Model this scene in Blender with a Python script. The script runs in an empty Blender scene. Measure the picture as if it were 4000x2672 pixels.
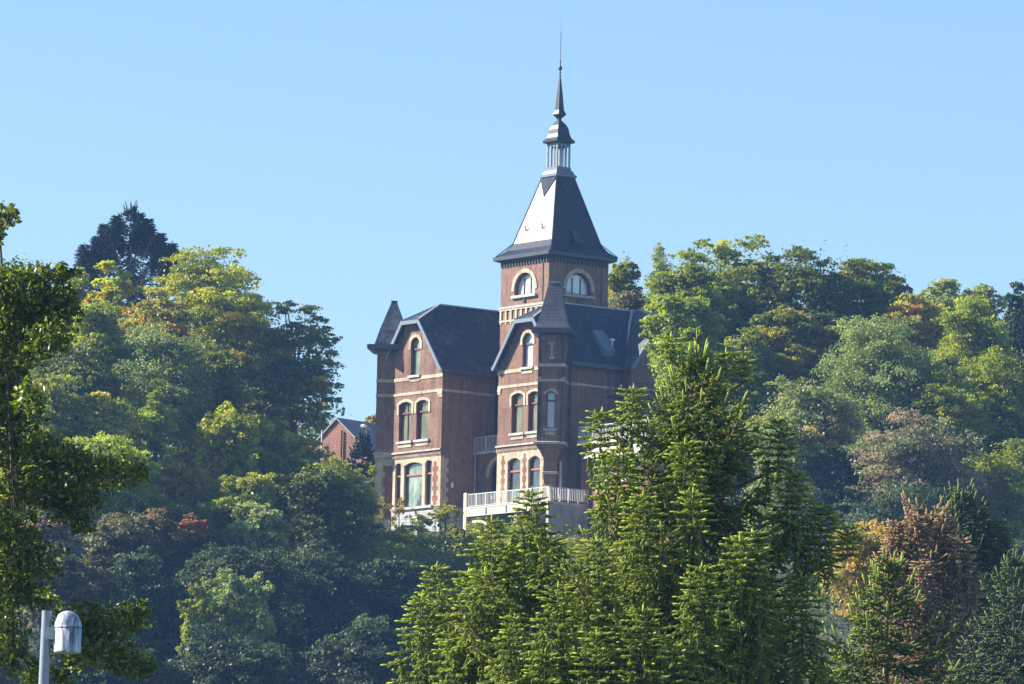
import bpy, math, random
import numpy as np
from mathutils import Vector, Matrix
from mathutils.geometry import tessellate_polygon

# ------------------------------------------------------------------ camera, sky, sun, exposure
SC = bpy.context.scene
C = SC.collection
FPX = 25000.0; PITCH = 0.1188; ROLL = 0.020
CAM = np.array([0.0, 0.0, 1.7])
Fv = np.array([0, math.cos(PITCH), math.sin(PITCH)]); U0 = np.array([0, -math.sin(PITCH), math.cos(PITCH)]); R0 = np.array([1.0, 0, 0])
CR = R0*math.cos(ROLL)+U0*math.sin(ROLL); CU = U0*math.cos(ROLL)-R0*math.sin(ROLL)
cd = bpy.data.cameras.new('camera'); cam = bpy.data.objects.new('camera', cd); C.objects.link(cam)
cd.sensor_width = 36.0; cd.lens = 36.0*FPX/4000.0; cd.clip_start = 0.5; cd.clip_end = 6000
M = Matrix.Identity(4)
for i in range(3):
    M[i][0] = CR[i]; M[i][1] = CU[i]; M[i][2] = -Fv[i]; M[i][3] = CAM[i]
cam.matrix_world = M
SC.camera = cam
SUN = np.array([-0.82, 0.135, 0.555]); SUN /= np.linalg.norm(SUN)
SUN_EL = math.asin(SUN[2]); SUN_AZ = math.atan2(SUN[0], SUN[1])
w = bpy.data.worlds.new('World'); SC.world = w; w.use_nodes = True
nt = w.node_tree; bg = nt.nodes['Background']
sky = nt.nodes.new('ShaderNodeTexSky'); sky.sky_type = 'NISHITA'; sky.sun_disc = False
sky.sun_elevation = SUN_EL; sky.sun_rotation = SUN_AZ
sky.air_density = 1.0; sky.dust_density = 0.3; sky.ozone_density = 4.5; sky.altitude = 100
nt.links.new(sky.outputs[0], bg.inputs[0]); bg.inputs[1].default_value = 0.0755
sd = bpy.data.lights.new('sun', 'SUN'); sd.energy = 5.0; sd.angle = math.radians(0.5); sd.color = (1.0, 0.93, 0.82)
so = bpy.data.objects.new('sun', sd); C.objects.link(so)
so.rotation_euler = Vector(SUN).to_track_quat('Z', 'Y').to_euler(); so.location = (-60, 400, 120)
SC.view_settings.view_transform = 'Standard'; SC.view_settings.look = 'None'
SC.view_settings.exposure = 1.34; SC.view_settings.gamma = 1.0
SC.cycles.volume_bounces = 0; SC.cycles.max_bounces = 5; SC.cycles.diffuse_bounces = 3; SC.cycles.transmission_bounces = 3
SC.cycles.volume_step_rate = 4
rnd = random.Random(7); RG = np.random.default_rng(11)

def at(px, py, Y):
    r = Fv+CR*((px-2000)/FPX)+CU*((1336-py)/FPX)
    return CAM+r*(Y/r[1])
K = 4000/2347.0
def sat(sx, sy, Y): return at(sx*K, sy*K, Y)
TH = math.radians(38.5); E1 = np.array([math.cos(TH), math.sin(TH), 0]); E2 = np.array([-math.sin(TH), math.cos(TH), 0])
OX, OY, OZ = 3.07, 470.0, 44.5

# ------------------------------------------------------------------ materials
def mat(name):
    m = bpy.data.materials.new(name); m.use_nodes = True
    return m, m.node_tree, m.node_tree.nodes['Principled BSDF']
def node(nt, t, **kw):
    n = nt.nodes.new(t)
    for k, v in kw.items(): setattr(n, k, v)
    return n
def ramp(nt, fac, stops):
    r = node(nt, 'ShaderNodeValToRGB'); e = r.color_ramp.elements
    while len(e) > 1: e.remove(e[-1])
    e[0].position = stops[0][0]; e[0].color = (*stops[0][1], 1)
    for p, c in stops[1:]:
        x = e.new(p); x.color = (*c, 1)
    nt.links.new(fac, r.inputs[0]); return r.outputs[0]
def noise(nt, vec, scale, detail=4, rough=0.6):
    n = node(nt, 'ShaderNodeTexNoise'); n.inputs['Scale'].default_value = scale
    n.inputs['Detail'].default_value = detail; n.inputs['Roughness'].default_value = rough
    if vec is not None: nt.links.new(vec, n.inputs['Vector'])
    return n.outputs['Fac']
def mix(nt, fac, a, b, mode='MIX'):
    m = node(nt, 'ShaderNodeMix', data_type='RGBA', blend_type=mode)
    for s, v in ((0, fac), (6, a), (7, b)):
        if hasattr(v, 'links'): nt.links.new(v, m.inputs[s])
        elif isinstance(v, tuple): m.inputs[s].default_value = (*v, 1)
        else: m.inputs[s].default_value = v
    return m.outputs[2]
def bump(nt, h, strength, dist, b):
    n = node(nt, 'ShaderNodeBump'); n.inputs['Strength'].default_value = strength; n.inputs['Distance'].default_value = dist
    nt.links.new(h, n.inputs['Height']); nt.links.new(n.outputs[0], b.inputs['Normal'])
def brick_mat(name, c1, c2, mortar, bw=0.22, rh=0.078, ms=0.012, rough=0.9, stain=(0.55, 1.15), squash=1.0, spec=0.2):
    m, nt, b = mat(name)
    tc = node(nt, 'ShaderNodeTexCoord'); br = node(nt, 'ShaderNodeTexBrick')
    br.inputs['Scale'].default_value = 1.0; br.inputs['Brick Width'].default_value = bw; br.inputs['Row Height'].default_value = rh
    br.inputs['Mortar Size'].default_value = ms; br.inputs['Bias'].default_value = -0.1
    br.inputs['Color1'].default_value = (*c1, 1); br.inputs['Color2'].default_value = (*c2, 1); br.inputs['Mortar'].default_value = (*mortar, 1)
    nt.links.new(tc.outputs['UV'], br.inputs['Vector'])
    big = noise(nt, tc.outputs['Object'], 0.55, 6, 0.7); fine = noise(nt, tc.outputs['Object'], 5, 4)
    s = ramp(nt, big, [(0.25, (stain[0],)*3), (0.75, (stain[1],)*3)])
    s2 = ramp(nt, fine, [(0.3, (0.75,)*3), (0.7, (1.15,)*3)])
    col = mix(nt, 1.0, mix(nt, 1.0, br.outputs['Color'], s, 'MULTIPLY'), s2, 'MULTIPLY')
    mp = node(nt, 'ShaderNodeMapping'); mp.inputs['Scale'].default_value = (2.2, 2.2, 0.16); nt.links.new(tc.outputs['Object'], mp.inputs[0])
    col = mix(nt, 1.0, col, ramp(nt, noise(nt, mp.outputs[0], 1.3, 7, 0.75), [(0.34, (0.62, 0.60, 0.58)), (0.52, (1.0, 1.0, 1.0)), (0.72, (1.12, 1.1, 1.08))]), 'MULTIPLY')
    nt.links.new(col, b.inputs['Base Color']); b.inputs['Roughness'].default_value = rough
    b.inputs['Specular IOR Level'].default_value = spec
    bump(nt, br.outputs['Fac'], 0.5, -0.01, b)
    return m
def plain_mat(name, c, rough=0.6, var=0.25, scale=2.0, metal=0.0, spec=0.5, coord='Object', stretch=None):
    m, nt, b = mat(name); tc = node(nt, 'ShaderNodeTexCoord'); v = tc.outputs[coord]
    if stretch:
        mp = node(nt, 'ShaderNodeMapping'); mp.inputs['Scale'].default_value = stretch
        nt.links.new(v, mp.inputs[0]); v = mp.outputs[0]
    f = noise(nt, v, scale, 6, 0.65)
    lo = tuple(x*(1-var) for x in c); hi = tuple(min(1, x*(1+var)) for x in c)
    nt.links.new(ramp(nt, f, [(0.3, lo), (0.7, hi)]), b.inputs['Base Color'])
    b.inputs['Roughness'].default_value = rough; b.inputs['Metallic'].default_value = metal; b.inputs['Specular IOR Level'].default_value = spec
    return m
def slate_mat(name, c, rough, moss=None, spec=0.5, rowh=0.2):
    m, nt, b = mat(name)
    tc = node(nt, 'ShaderNodeTexCoord'); br = node(nt, 'ShaderNodeTexBrick')
    br.inputs['Scale'].default_value = 1.0; br.inputs['Brick Width'].default_value = rowh*1.5; br.inputs['Row Height'].default_value = rowh
    br.inputs['Mortar Size'].default_value = 0.02
    br.inputs['Color1'].default_value = (*[x*1.25 for x in c], 1); br.inputs['Color2'].default_value = (*[x*0.8 for x in c], 1)
    br.inputs['Mortar'].default_value = (*[x*0.3 for x in c], 1)
    nt.links.new(tc.outputs['UV'], br.inputs['Vector'])
    big = noise(nt, tc.outputs['Object'], 0.4, 7, 0.75)
    col = mix(nt, 1.0, br.outputs['Color'], ramp(nt, big, [(0.3, (0.75,)*3), (0.7, (1.3,)*3)]), 'MULTIPLY')
    if moss:
        f = noise(nt, tc.outputs['Object'], moss[1], 6, 0.8)
        col = mix(nt, ramp(nt, f, [(moss[2], (0, 0, 0)), (moss[2]+0.1, (0.7,)*3)]), col, moss[0])
    nt.links.new(col, b.inputs['Base Color']); b.inputs['Roughness'].default_value = rough; b.inputs['Specular IOR Level'].default_value = spec
    bump(nt, br.outputs['Fac'], 0.8, -0.02, b)
    return m
RED = brick_mat('red_brick', (0.305, 0.13, 0.08), (0.165, 0.073, 0.05), (0.33, 0.27, 0.22))
REDL = brick_mat('tower_brick', (0.30, 0.13, 0.088), (0.18, 0.08, 0.06), (0.36, 0.29, 0.23))
REDP = brick_mat('painted_red_brick', (0.34, 0.11, 0.075), (0.26, 0.085, 0.06), (0.30, 0.2, 0.16))
YEL = brick_mat('yellow_brick', (0.70, 0.61, 0.43), (0.56, 0.48, 0.33), (0.42, 0.36, 0.28), stain=(0.62, 1.15))
STONE = plain_mat('blue_limestone', (0.40, 0.39, 0.37), 0.8, 0.4, 3)
SLATE = slate_mat('dark_slate', (0.036, 0.048, 0.075), 0.55, ((0.13, 0.135, 0.15), 0.35, 0.52), 0.2)
SLATEM = slate_mat('mossy_slate', (0.038, 0.05, 0.075), 0.55, ((0.16, 0.155, 0.15), 2.2, 0.56), 0.2)
SLATEG = slate_mat('grey_slate', (0.085, 0.09, 0.11), 0.5, None, 0.4, 0.24)
SLATET = slate_mat('tower_slate', (0.012, 0.016, 0.027), 0.37, None, 0.55, 0.3)
SLATES = slate_mat('spire_slate', (0.022, 0.027, 0.04), 0.42, None, 0.45, 0.2)
ZINC = plain_mat('zinc_trim', (0.13, 0.165, 0.21), 0.5, 0.12, 3)
ZINCD = plain_mat('dark_zinc', (0.045, 0.058, 0.08), 0.5, 0.15, 3)
LEAD = plain_mat('lead_flashing', (0.36, 0.39, 0.42), 0.55, 0.2, 4)
FRAME = plain_mat('red_brown_wood', (0.17, 0.045, 0.03), 0.5, 0.2, 5)
FRAMER = plain_mat('orange_red_wood', (0.46, 0.11, 0.05), 0.5, 0.15, 5)
RAILM = plain_mat('pale_painted_steel', (0.60, 0.62, 0.64), 0.45, 0.1, 4)
CONC = plain_mat('rendered_concrete', (0.46, 0.44, 0.40), 0.85, 0.38, 1.6, stretch=(1.5, 1.5, 0.4))
CONCG = plain_mat('grey_render', (0.34, 0.35, 0.36), 0.85, 0.38, 1.4, stretch=(1.5, 1.5, 0.4))
BARK = plain_mat('bark', (0.075, 0.058, 0.045), 0.9, 0.45, 3, coord='Object', stretch=(1, 1, 0.3))
BARKP = plain_mat('twig_bark', (0.16, 0.10, 0.06), 0.9, 0.3, 8)
WHITEM = plain_mat('white_enamel', (0.75, 0.75, 0.73), 0.4, 0.05, 3)
DARKM = plain_mat('black_iron', (0.03, 0.032, 0.038), 0.5, 0.2, 3)
GREENM = plain_mat('green_painted_steel', (0.02, 0.10, 0.075), 0.5, 0.15, 3)
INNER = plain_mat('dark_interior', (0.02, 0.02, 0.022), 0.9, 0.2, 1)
def pane_mat(name, c, c2, rough=0.06, scale=1.5, spec=0.9):
    m, nt, b = mat(name); tc = node(nt, 'ShaderNodeTexCoord')
    mp = node(nt, 'ShaderNodeMapping'); mp.inputs['Scale'].default_value = (1, 1, 0.35); nt.links.new(tc.outputs['Object'], mp.inputs[0])
    nt.links.new(ramp(nt, noise(nt, mp.outputs[0], scale, 3), [(0.4, c), (0.62, c2)]), b.inputs['Base Color'])
    b.inputs['Roughness'].default_value = rough; b.inputs['Specular IOR Level'].default_value = spec
    return m
P_OLIVE = pane_mat('glass_olive_blind', (0.10, 0.09, 0.03), (0.20, 0.175, 0.07))
P_PALE = pane_mat('glass_pale_painted_sky', (0.40, 0.47, 0.50), (0.52, 0.58, 0.60))  # bright sky reflection painted into the pane colour
P_DARK = pane_mat('glass_dark_room', (0.04, 0.05, 0.05), (0.09, 0.11, 0.11))
P_GREEN = pane_mat('glass_green_curtain', (0.12, 0.17, 0.12), (0.33, 0.39, 0.31))
P_SKY = pane_mat('glass_sky_reflection', (0.30, 0.42, 0.48), (0.62, 0.72, 0.72), scale=1.3)  # base colour itself paints the reflected sky

def foliage_mat(name, rough=0.5, trans=0.42, spec=0.35):
    m, nt, b = mat(name)
    a = node(nt, 'ShaderNodeAttribute', attribute_name='leaf_color')
    nt.links.new(a.outputs['Color'], b.inputs['Base Color']); b.inputs['Roughness'].default_value = rough
    b.inputs['Specular IOR Level'].default_value = spec
    t = node(nt, 'ShaderNodeBsdfTranslucent')
    hs = node(nt, 'ShaderNodeHueSaturation'); hs.inputs['Value'].default_value = 1.7; hs.inputs['Saturation'].default_value = 1.15
    nt.links.new(a.outputs['Color'], hs.inputs['Color']); nt.links.new(hs.outputs[0], t.inputs['Color'])
    ms = node(nt, 'ShaderNodeMixShader'); ms.inputs[0].default_value = trans
    nt.links.new(b.outputs[0], ms.inputs[1]); nt.links.new(t.outputs[0], ms.inputs[2])
    nt.links.new(ms.outputs[0], nt.nodes['Material Output'].inputs['Surface'])
    return m
LEAF = foliage_mat('leaves'); LEAFN = foliage_mat('near_leaves', 0.38, 0.3, 0.5); NEEDLE = foliage_mat('needles', 0.55, 0.32, 0.25)

# ------------------------------------------------------------------ mesh helpers
def tag(o, label=None, cat=None, group=None, kind=None):
    for k, v in (('label', label), ('category', cat), ('group', group), ('kind', kind)):
        if v: o[k] = v
    return o
def empty(name, loc, rz=0.0, label=None, cat=None, group=None):
    o = bpy.data.objects.new(name, None); C.objects.link(o); o.location = loc; o.rotation_euler = (0, 0, rz); o.empty_display_size = 0.5
    return tag(o, label, cat, group)
class MB:
    def __init__(s, off=(0, 0, 0)): s.v = []; s.f = []; s.off = off
    def add(s, pts, faces):
        n = len(s.v); s.v += [tuple(float(a) for a in p) for p in pts]; s.f += [tuple(i+n for i in f) for f in faces]
    def box(s, x0, x1, y0, y1, z0, z1):
        s.add([(x0,y0,z0),(x1,y0,z0),(x1,y1,z0),(x0,y1,z0),(x0,y0,z1),(x1,y0,z1),(x1,y1,z1),(x0,y1,z1)],
              [(0,3,2,1),(4,5,6,7),(0,1,5,4),(1,2,6,5),(2,3,7,6),(3,0,4,7)])
    def beam(s, a, b, r, r2=None, n=4, cap=True):
        a = Vector(a); b = Vector(b); d = (b-a)
        if d.length < 1e-6: return
        q = d.to_track_quat('Z', 'Y'); r2 = r if r2 is None else r2; P = []
        for c, rr in ((a, r), (b, r2)):
            for i in range(n):
                t = 2*math.pi*(i+0.5)/n; P.append(c+q@Vector((rr*math.cos(t), rr*math.sin(t), 0)))
        F = [(i, (i+1) % n, n+(i+1) % n, n+i) for i in range(n)]
        if cap: F += [tuple(range(n))[::-1], tuple(range(n, 2*n))]
        s.add(P, F)
    def tube(s, pts, radii, n=6):
        P = []; F = []
        for k, p in enumerate(pts):
            p = Vector(p); d = Vector(pts[min(k+1, len(pts)-1)])-Vector(pts[max(k-1, 0)]); q = d.to_track_quat('Z', 'Y')
            for i in range(n):
                t = 2*math.pi*i/n; P.append(p+q@Vector((radii[k]*math.cos(t), radii[k]*math.sin(t), 0)))
        for k in range(len(pts)-1):
            for i in range(n): F.append((k*n+i, k*n+(i+1) % n, (k+1)*n+(i+1) % n, (k+1)*n+i))
        s.add(P, F)
    def lathe(s, prof, c=(0, 0), n=16, ax=None):
        P = []; F = []
        for r, z in prof:
            for i in range(n):
                t = 2*math.pi*i/n; P.append((c[0]+r*math.cos(t), c[1]+r*math.sin(t), z))
        for k in range(len(prof)-1):
            for i in range(n): F.append((k*n+i, k*n+(i+1) % n, (k+1)*n+(i+1) % n, (k+1)*n+i))
        F += [tuple(range(n))[::-1], tuple(range((len(prof)-1)*n, len(prof)*n))]
        s.add(P, F)
    def squares(s, prof, c, a=0.0, cap=True):      # lofted square sections (half width, z), rotated by a
        P = []; F = []
        for h, z in prof:
            for dx, dy in ((-1,-1),(1,-1),(1,1),(-1,1)):
                x, y = dx*h, dy*h; P.append((c[0]+x*math.cos(a)-y*math.sin(a), c[1]+x*math.sin(a)+y*math.cos(a), z))
        for k in range(len(prof)-1):
            for i in range(4): F.append((k*4+i, k*4+(i+1) % 4, (k+1)*4+(i+1) % 4, (k+1)*4+i))
        if cap: F += [(3,2,1,0), tuple(range((len(prof)-1)*4, len(prof)*4))]
        s.add(P, F)
    def poly(s, pts): s.add(pts, [tuple(range(len(pts)))])
    def build(s, name, m, parent=None, smooth=False):
        me = bpy.data.meshes.new(name); V = np.array(s.v, dtype=float)-np.array(s.off)
        me.from_pydata([tuple(p) for p in V], [], s.f); me.materials.append(m)
        uv = me.uv_layers.new(name='UVMap'); out = np.zeros((len(me.loops), 2), dtype=np.float32)
        for p in me.polygons:
            n = p.normal
            t = Vector((-n.y, n.x, 0)) if abs(n.z) < 0.999 else Vector((1, 0, 0))
            t.normalize(); b = n.cross(t)
            for li in p.loop_indices:
                q = me.vertices[me.loops[li].vertex_index].co; out[li] = (q.dot(t), q.dot(b))
        uv.data.foreach_set('uv', out.ravel())
        if smooth:
            me.polygons.foreach_set('use_smooth', [True]*len(me.polygons))
        o = bpy.data.objects.new(name, me); C.objects.link(o)
        if parent is not None: o.parent = parent
        return o
class Face:
    """vertical wall frame: origin P (x,y), tangent T; (s,z,d) -> P + T*s + Z*z + N*d, N = T x Z"""
    def __init__(s, P, T): s.P = P; l = math.hypot(*T); s.T = (T[0]/l, T[1]/l); s.N = (s.T[1], -s.T[0])
    def pt(s, a, z, d=0.0): return (s.P[0]+s.T[0]*a+s.N[0]*d, s.P[1]+s.T[1]*a+s.N[1]*d, z)
    def extr(s, mb, poly, d0, d1, holes=()):
        loops = [poly]+list(holes)
        allp = [q for l in loops for q in l]
        tris = tessellate_polygon([[Vector((q[0], q[1], 0)) for q in l] for l in loops])
        for d, flip in ((d1, False), (d0, True)):
            P = [s.pt(q[0], q[1], d) for q in allp]; F = []
            for t in tris:
                a, b, c = (allp[i] for i in t)
                ccw = (b[0]-a[0])*(c[1]-a[1])-(b[1]-a[1])*(c[0]-a[0]) > 0
                F.append(tuple(t) if ccw != flip else tuple(t[::-1]))
            mb.add(P, F)
        for l in loops:
            n = len(l)
            for i in range(n):
                a, b = l[i], l[(i+1) % n]
                mb.add([s.pt(*a, d0), s.pt(*b, d0), s.pt(*b, d1), s.pt(*a, d1)], [(0, 1, 2, 3)])
    def rect(s, mb, a0, a1, z0, z1, d0, d1): s.extr(mb, [(a0, z0), (a1, z0), (a1, z1), (a0, z1)], d0, d1)
def arch(a0, a1, zb, zt, rise, n=10):
    """opening outline with an arched head: springs at zt-rise"""
    h = (a1-a0)/2; c = (a0+a1)/2; R = (h*h+rise*rise)/(2*rise); zc = zt-R; th = math.asin(min(1, h/R))
    P = [(a0, zb), (a1, zb)]
    for i in range(n+1):
        t = th-2*th*i/n; P.append((c+R*math.sin(t), zc+R*math.cos(t)))
    return P
def arch_band(F, mb, a0, a1, zt, rise, wd, leg, proj, n=10, d0=0.0):
    h = (a1-a0)/2; c = (a0+a1)/2; R = (h*h+rise*rise)/(2*rise); zc = zt-R; th = math.asin(min(1, h/R))
    inn = [(a0, zt-rise-leg)]+[(c-R*math.sin(th-2*th*i/n), zc+R*math.cos(th-2*th*i/n)) for i in range(n+1)]+[(a1, zt-rise-leg)]
    R2 = R+wd; h2 = h+wd; th2 = math.asin(min(1, h2/R2))
    out = [(a0-wd, zt-rise-leg)]+[(c-R2*math.sin(th2-2*th2*i/n), zc+R2*math.cos(th2-2*th2*i/n)) for i in range(n+1)]+[(a1+wd, zt-rise-leg)]
    for i in range(len(inn)-1): F.extr(mb, [inn[i], inn[i+1], out[i+1], out[i]], d0, proj)
def window(F, a0, a1, zb, zt, rise, parent, pane, transom=None, mull=0, inset=0.2, fw=0.07, fmat=None, tmat=None, label=None):
    O = arch(a0, a1, zb, zt, rise); I = arch(a0+fw, a1-fw, zb+fw, zt-fw, max(0.02, rise*(a1-a0-2*fw)/(a1-a0)))
    mb = MB((0, 0, OZ)); F.extr(mb, O, -inset-0.06, -inset, holes=[I])
    for k in range(mull):
        c = a0+(a1-a0)*(k+1)/(mull+1); F.rect(mb, c-fw*0.45, c+fw*0.45, zb+fw*0.9, zt-fw-0.01 if mull == 1 else zt-rise*0.22-fw, -inset-0.05, -inset-0.01)
    wn = mb.build('window', fmat or FRAME, parent)
    if label: wn['label'] = label
    if transom:
        mb = MB((0, 0, OZ)); F.rect(mb, a0+fw*0.3, a1-fw*0.3, transom-0.06, transom+0.06, -inset-0.04, -inset+0.05)
        mb.build('transom', tmat or fmat or FRAME, wn)
    mb = MB((0, 0, OZ)); F.extr(mb, O, -inset-0.11, -inset-0.07); mb.build('pane', pane, wn)
    return wn

# ------------------------------------------------------------------ ground
def smooth(a, b, x): t = np.clip((x-a)/(b-a), 0, 1); return t*t*(3-2*t)
def tz(x, y):
    x = np.asarray(x, float); y = np.asarray(y, float)
    z = 42.2*np.clip((y-320)/146, 0, 1)**1.15 + 2.2*smooth(466, 479, y) + 1.0*smooth(500, 620, y)
    z = z + 9*smooth(-40, -110, x)*smooth(360, 430, y)
    z = z + 0.5*np.sin(x*0.13+y*0.07)*smooth(330, 380, y)*(1-smooth(440, 466, y))
    return z
def ground():
    xs = np.concatenate([np.linspace(-1500, -140, 12), np.linspace(-120, 120, 81), np.linspace(140, 1500, 12)])
    ys = np.concatenate([np.linspace(-300, 300, 10), np.linspace(310, 520, 85), np.linspace(540, 2400, 16)])
    X, Y = np.meshgrid(xs, ys); Z = tz(X, Y); n, m = X.shape
    V = np.stack([X, Y, Z], -1).reshape(-1, 3)
    F = [(i*m+j, i*m+j+1, (i+1)*m+j+1, (i+1)*m+j) for i in range(n-1) for j in range(m-1)]
    me = bpy.data.meshes.new('ground'); me.from_pydata(V.tolist(), [], F)
    mm, nt, b = mat('hillside_soil_and_grass'); tc = node(nt, 'ShaderNodeTexCoord')
    nt.links.new(ramp(nt, noise(nt, tc.outputs['Object'], 0.3, 8, 0.7), [(0.3, (0.03, 0.028, 0.018)), (0.5, (0.04, 0.055, 0.02)), (0.7, (0.06, 0.075, 0.03))]), b.inputs['Base Color'])
    b.inputs['Roughness'].default_value = 0.95
    me.materials.append(mm); o = bpy.data.objects.new('ground', me); C.objects.link(o); o['kind'] = 'structure'
ground()

# ------------------------------------------------------------------ the brick villa
VL = empty('villa', (OX, OY, OZ), TH, 'tall red brick villa with slate roofs, gabled wings and a spired square tower', 'villa')
def B(): return MB((0, 0, OZ))
FW = Face((-2.0, 0), (0, -1))       # left wing front, s = -y
FB = Face((0.0, 0), (0, -1))        # middle block front, s = -y
FS = Face((0, 10.7), (1, 0))        # left wing side, s = x
FR = Face((0, 0), (1, 0))           # middle block side, s = x
WH = 17.9
# --- left wing walls
lo = [arch(-15.17, -12.95, 46.34, 49.70, 0.24), arch(-16.28, -15.58, 46.34, 49.74, 0.14), arch(-12.59, -11.76, 46.34, 49.74, 0.18)]
mb = B(); FW.extr(mb, [(-WH, 46.2), (-10.72, 46.2), (-10.72, 50.15), (-WH, 50.15)], -0.35, 0, holes=lo); mb.build('ground_floor_wall', YEL, VL)
hi = [arch(-15.95, -14.36, 51.38, 54.35, 0.22), arch(-13.80, -12.31, 51.38, 54.35, 0.22), arch(-14.65, -13.53, 56.32, 59.18, 0.56)]
mb = B(); FW.extr(mb, [(-WH, 50.15), (-10.7, 50.15), (-10.7, 56.7), (-13.2, 60.3), (-15.3, 60.3), (-WH, 56.85)], -0.35, 0.0, holes=hi)
FS.extr(mb, [(-1.649, 46.2), (3.1, 46.2), (3.1, 56.6), (-1.649, 56.6)], -0.3, -0.001)
mb.box(-1.65, 9, WH-0.3, WH, 45, 56.6)
mb.build('brick_wall', RED, VL)
mb = B(); FW.rect(mb, -WH, -10.66, 41, 46.12, -0.3, 0.04); FS.rect(mb, -1.65, 3.0, 41, 46.19, -0.3, 0.04); mb.build('plinth', CONCG, VL)
mb = B(); mb.box(-1.6, 8.9, 10.8, WH-0.4, 44.6, 56.3); mb.build('interior', INNER, VL)
def serrated(F, c, z0, z1, w0, w1, d=0.012, step=0.3):
    mb = B(); z = z0; k = 0
    while z < z1-0.05:
        h = step*(0.9+0.25*((k*7) % 3)/2); ww = w1 if k % 2 else w0
        F.rect(mb, c-ww/2, c+ww/2, z, min(z+h, z1), 0.001, d); z += h; k += 1
    mb.build('red_quoin_strip', REDP, VL)
serrated(FW, -11.36, 46.3, 49.6, 0.34, 0.62, step=0.36)
for c in (-5.72, -3.16, -0.72): serrated(FB, c, 46.0, 49.8, 0.26, 0.50, step=0.34)
# yellow quoins on the shaded side walls
mb = B()
for F, s0 in ((FS, -2.0),):
    z = 46.2; k = 0
    while z < 49.7: F.rect(mb, s0+0.01, s0+(0.75 if k % 2 else 0.55), z, z+0.36, 0.001, 0.015); z += 0.36; k += 1
mb.build('yellow_quoins', YEL, VL)
def bands(F, a0, a1, name='brick_band'):
    mb = B()
    for z, h in ((54.83, 0.22), (55.93, 0.26)): F.rect(mb, a0, a1, z, z+h, 0.0, 0.05)
    mb.build(name, YEL, VL)
bands(FW, -16.6, -10.66)
bands(FB, -6.5, -0.9)
mb = B(); FS.rect(mb, -2.0, 3.0, 54.83, 55.03, 0, 0.04); mb.build('brick_band', YEL, VL)
mb = B(); FR.rect(mb, 0.9, 6.4, 54.83, 55.0, 0, 0.04); mb.build('brick_band', YEL, VL)
mb = B(); FW.rect(mb, -11.2, -10.66, 54.6, 54.83, 0, 0.08); FW.rect(mb, -11.15, -10.66, 54.42, 54.6, 0, 0.05); mb.build('corner_corbel', YEL, VL); mb = B()
FB.rect(mb, -6.5, -6.1, 54.6, 54.83, 0, 0.08); FB.rect(mb, -6.5, -6.15, 54.42, 54.6, 0, 0.05); mb.build('corner_corbel', YEL, VL)
# cornice with dentils between ground and first floor
def cornice(F, a0, a1):
    mb = B(); F.rect(mb, a0, a1, 50.42, 50.54, 0, 0.16); mb.build('stone_string_course', STONE, VL)
    mb = B(); F.rect(mb, a0, a1, 50.22, 50.42, 0, 0.05); mb.build('cornice_recess', REDP, VL)
    mb = B(); s = a0+0.05
    while s < a1-0.06: F.rect(mb, s, s+0.09, 50.10, 50.22, 0.0, 0.12); s += 0.2
    F.rect(mb, a0, a1, 50.02, 50.10, 0, 0.03)
    mb.build('dentil_row', YEL, VL)
cornice(FW, -16.6, -10.66); cornice(FB, -6.5, -1.0)
mb = B(); FS.rect(mb, -2.05, 1.2, 50.42, 50.5, 0, 0.08); FS.rect(mb, -2.03, 1.2, 50.0, 50.42, 0, 0.03); mb.build('side_string_course', RED, VL)
# window dressings
def dress(F, a0, a1, zt, rise, zb, wd=0.2, leg=0.75, sill=True, apron=True):
    mb = B(); arch_band(F, mb, a0, a1, zt, rise, wd, leg, 0.06); mb.build('window_arch', YEL, VL)
    if sill:
        mb = B(); F.rect(mb, a0-0.16, a1+0.16, zb-0.2, zb-0.02, -0.18, 0.16); mb.build('window_sill', STONE, VL)
    if apron:
        mb = B(); F.rect(mb, a0-0.02, a1+0.02, zb-0.5, zb-0.2, 0, 0.05); mb.build('window_apron', YEL, VL)
dress(FW, -15.95, -14.36, 54.35, 0.22, 51.38, 0.22); dress(FW, -13.80, -12.31, 54.35, 0.22, 51.38, 0.22)
dress(FW, -14.65, -13.53, 59.18, 0.56, 56.32, 0.26, 0.35)
window(FW, -15.95, -14.36, 51.38, 54.35, 0.22, VL, P_OLIVE, 53.5, 1); window(FW, -13.80, -12.31, 51.38, 54.35, 0.22, VL, P_OLIVE, 53.5)
window(FW, -14.65, -13.53, 56.32, 59.18, 0.56, VL, P_GREEN, 58.3)
window(FW, -15.17, -12.95, 46.34, 49.70, 0.24, VL, P_GREEN, 48.75, tmat=FRAMER, label='large ground floor window with pale curtains')
window(FW, -16.28, -15.58, 46.34, 49.74, 0.14, VL, P_DARK, 48.75, tmat=FRAMER); window(FW, -12.59, -11.76, 46.34, 49.74, 0.18, VL, P_DARK, 48.75, tmat=FRAMER)
mb = B(); FW.rect(mb, -16.5, -11.55, 46.12, 46.32, -0.2, 0.2); mb.build('window_sill', STONE, VL)
for F_, a_, b_, z_, r_ in ((FW, -15.17, -12.95, 49.70, 0.24), (FB, -5.16, -3.63, 49.53, 0.28), (FB, -2.69, -1.3, 49.53, 0.28)):
    mb = B(); arch_band(F_, mb, a_, b_, z_, r_, 0.2, 0.1, 0.02); mb.build('window_arch', YEL, VL)
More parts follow.
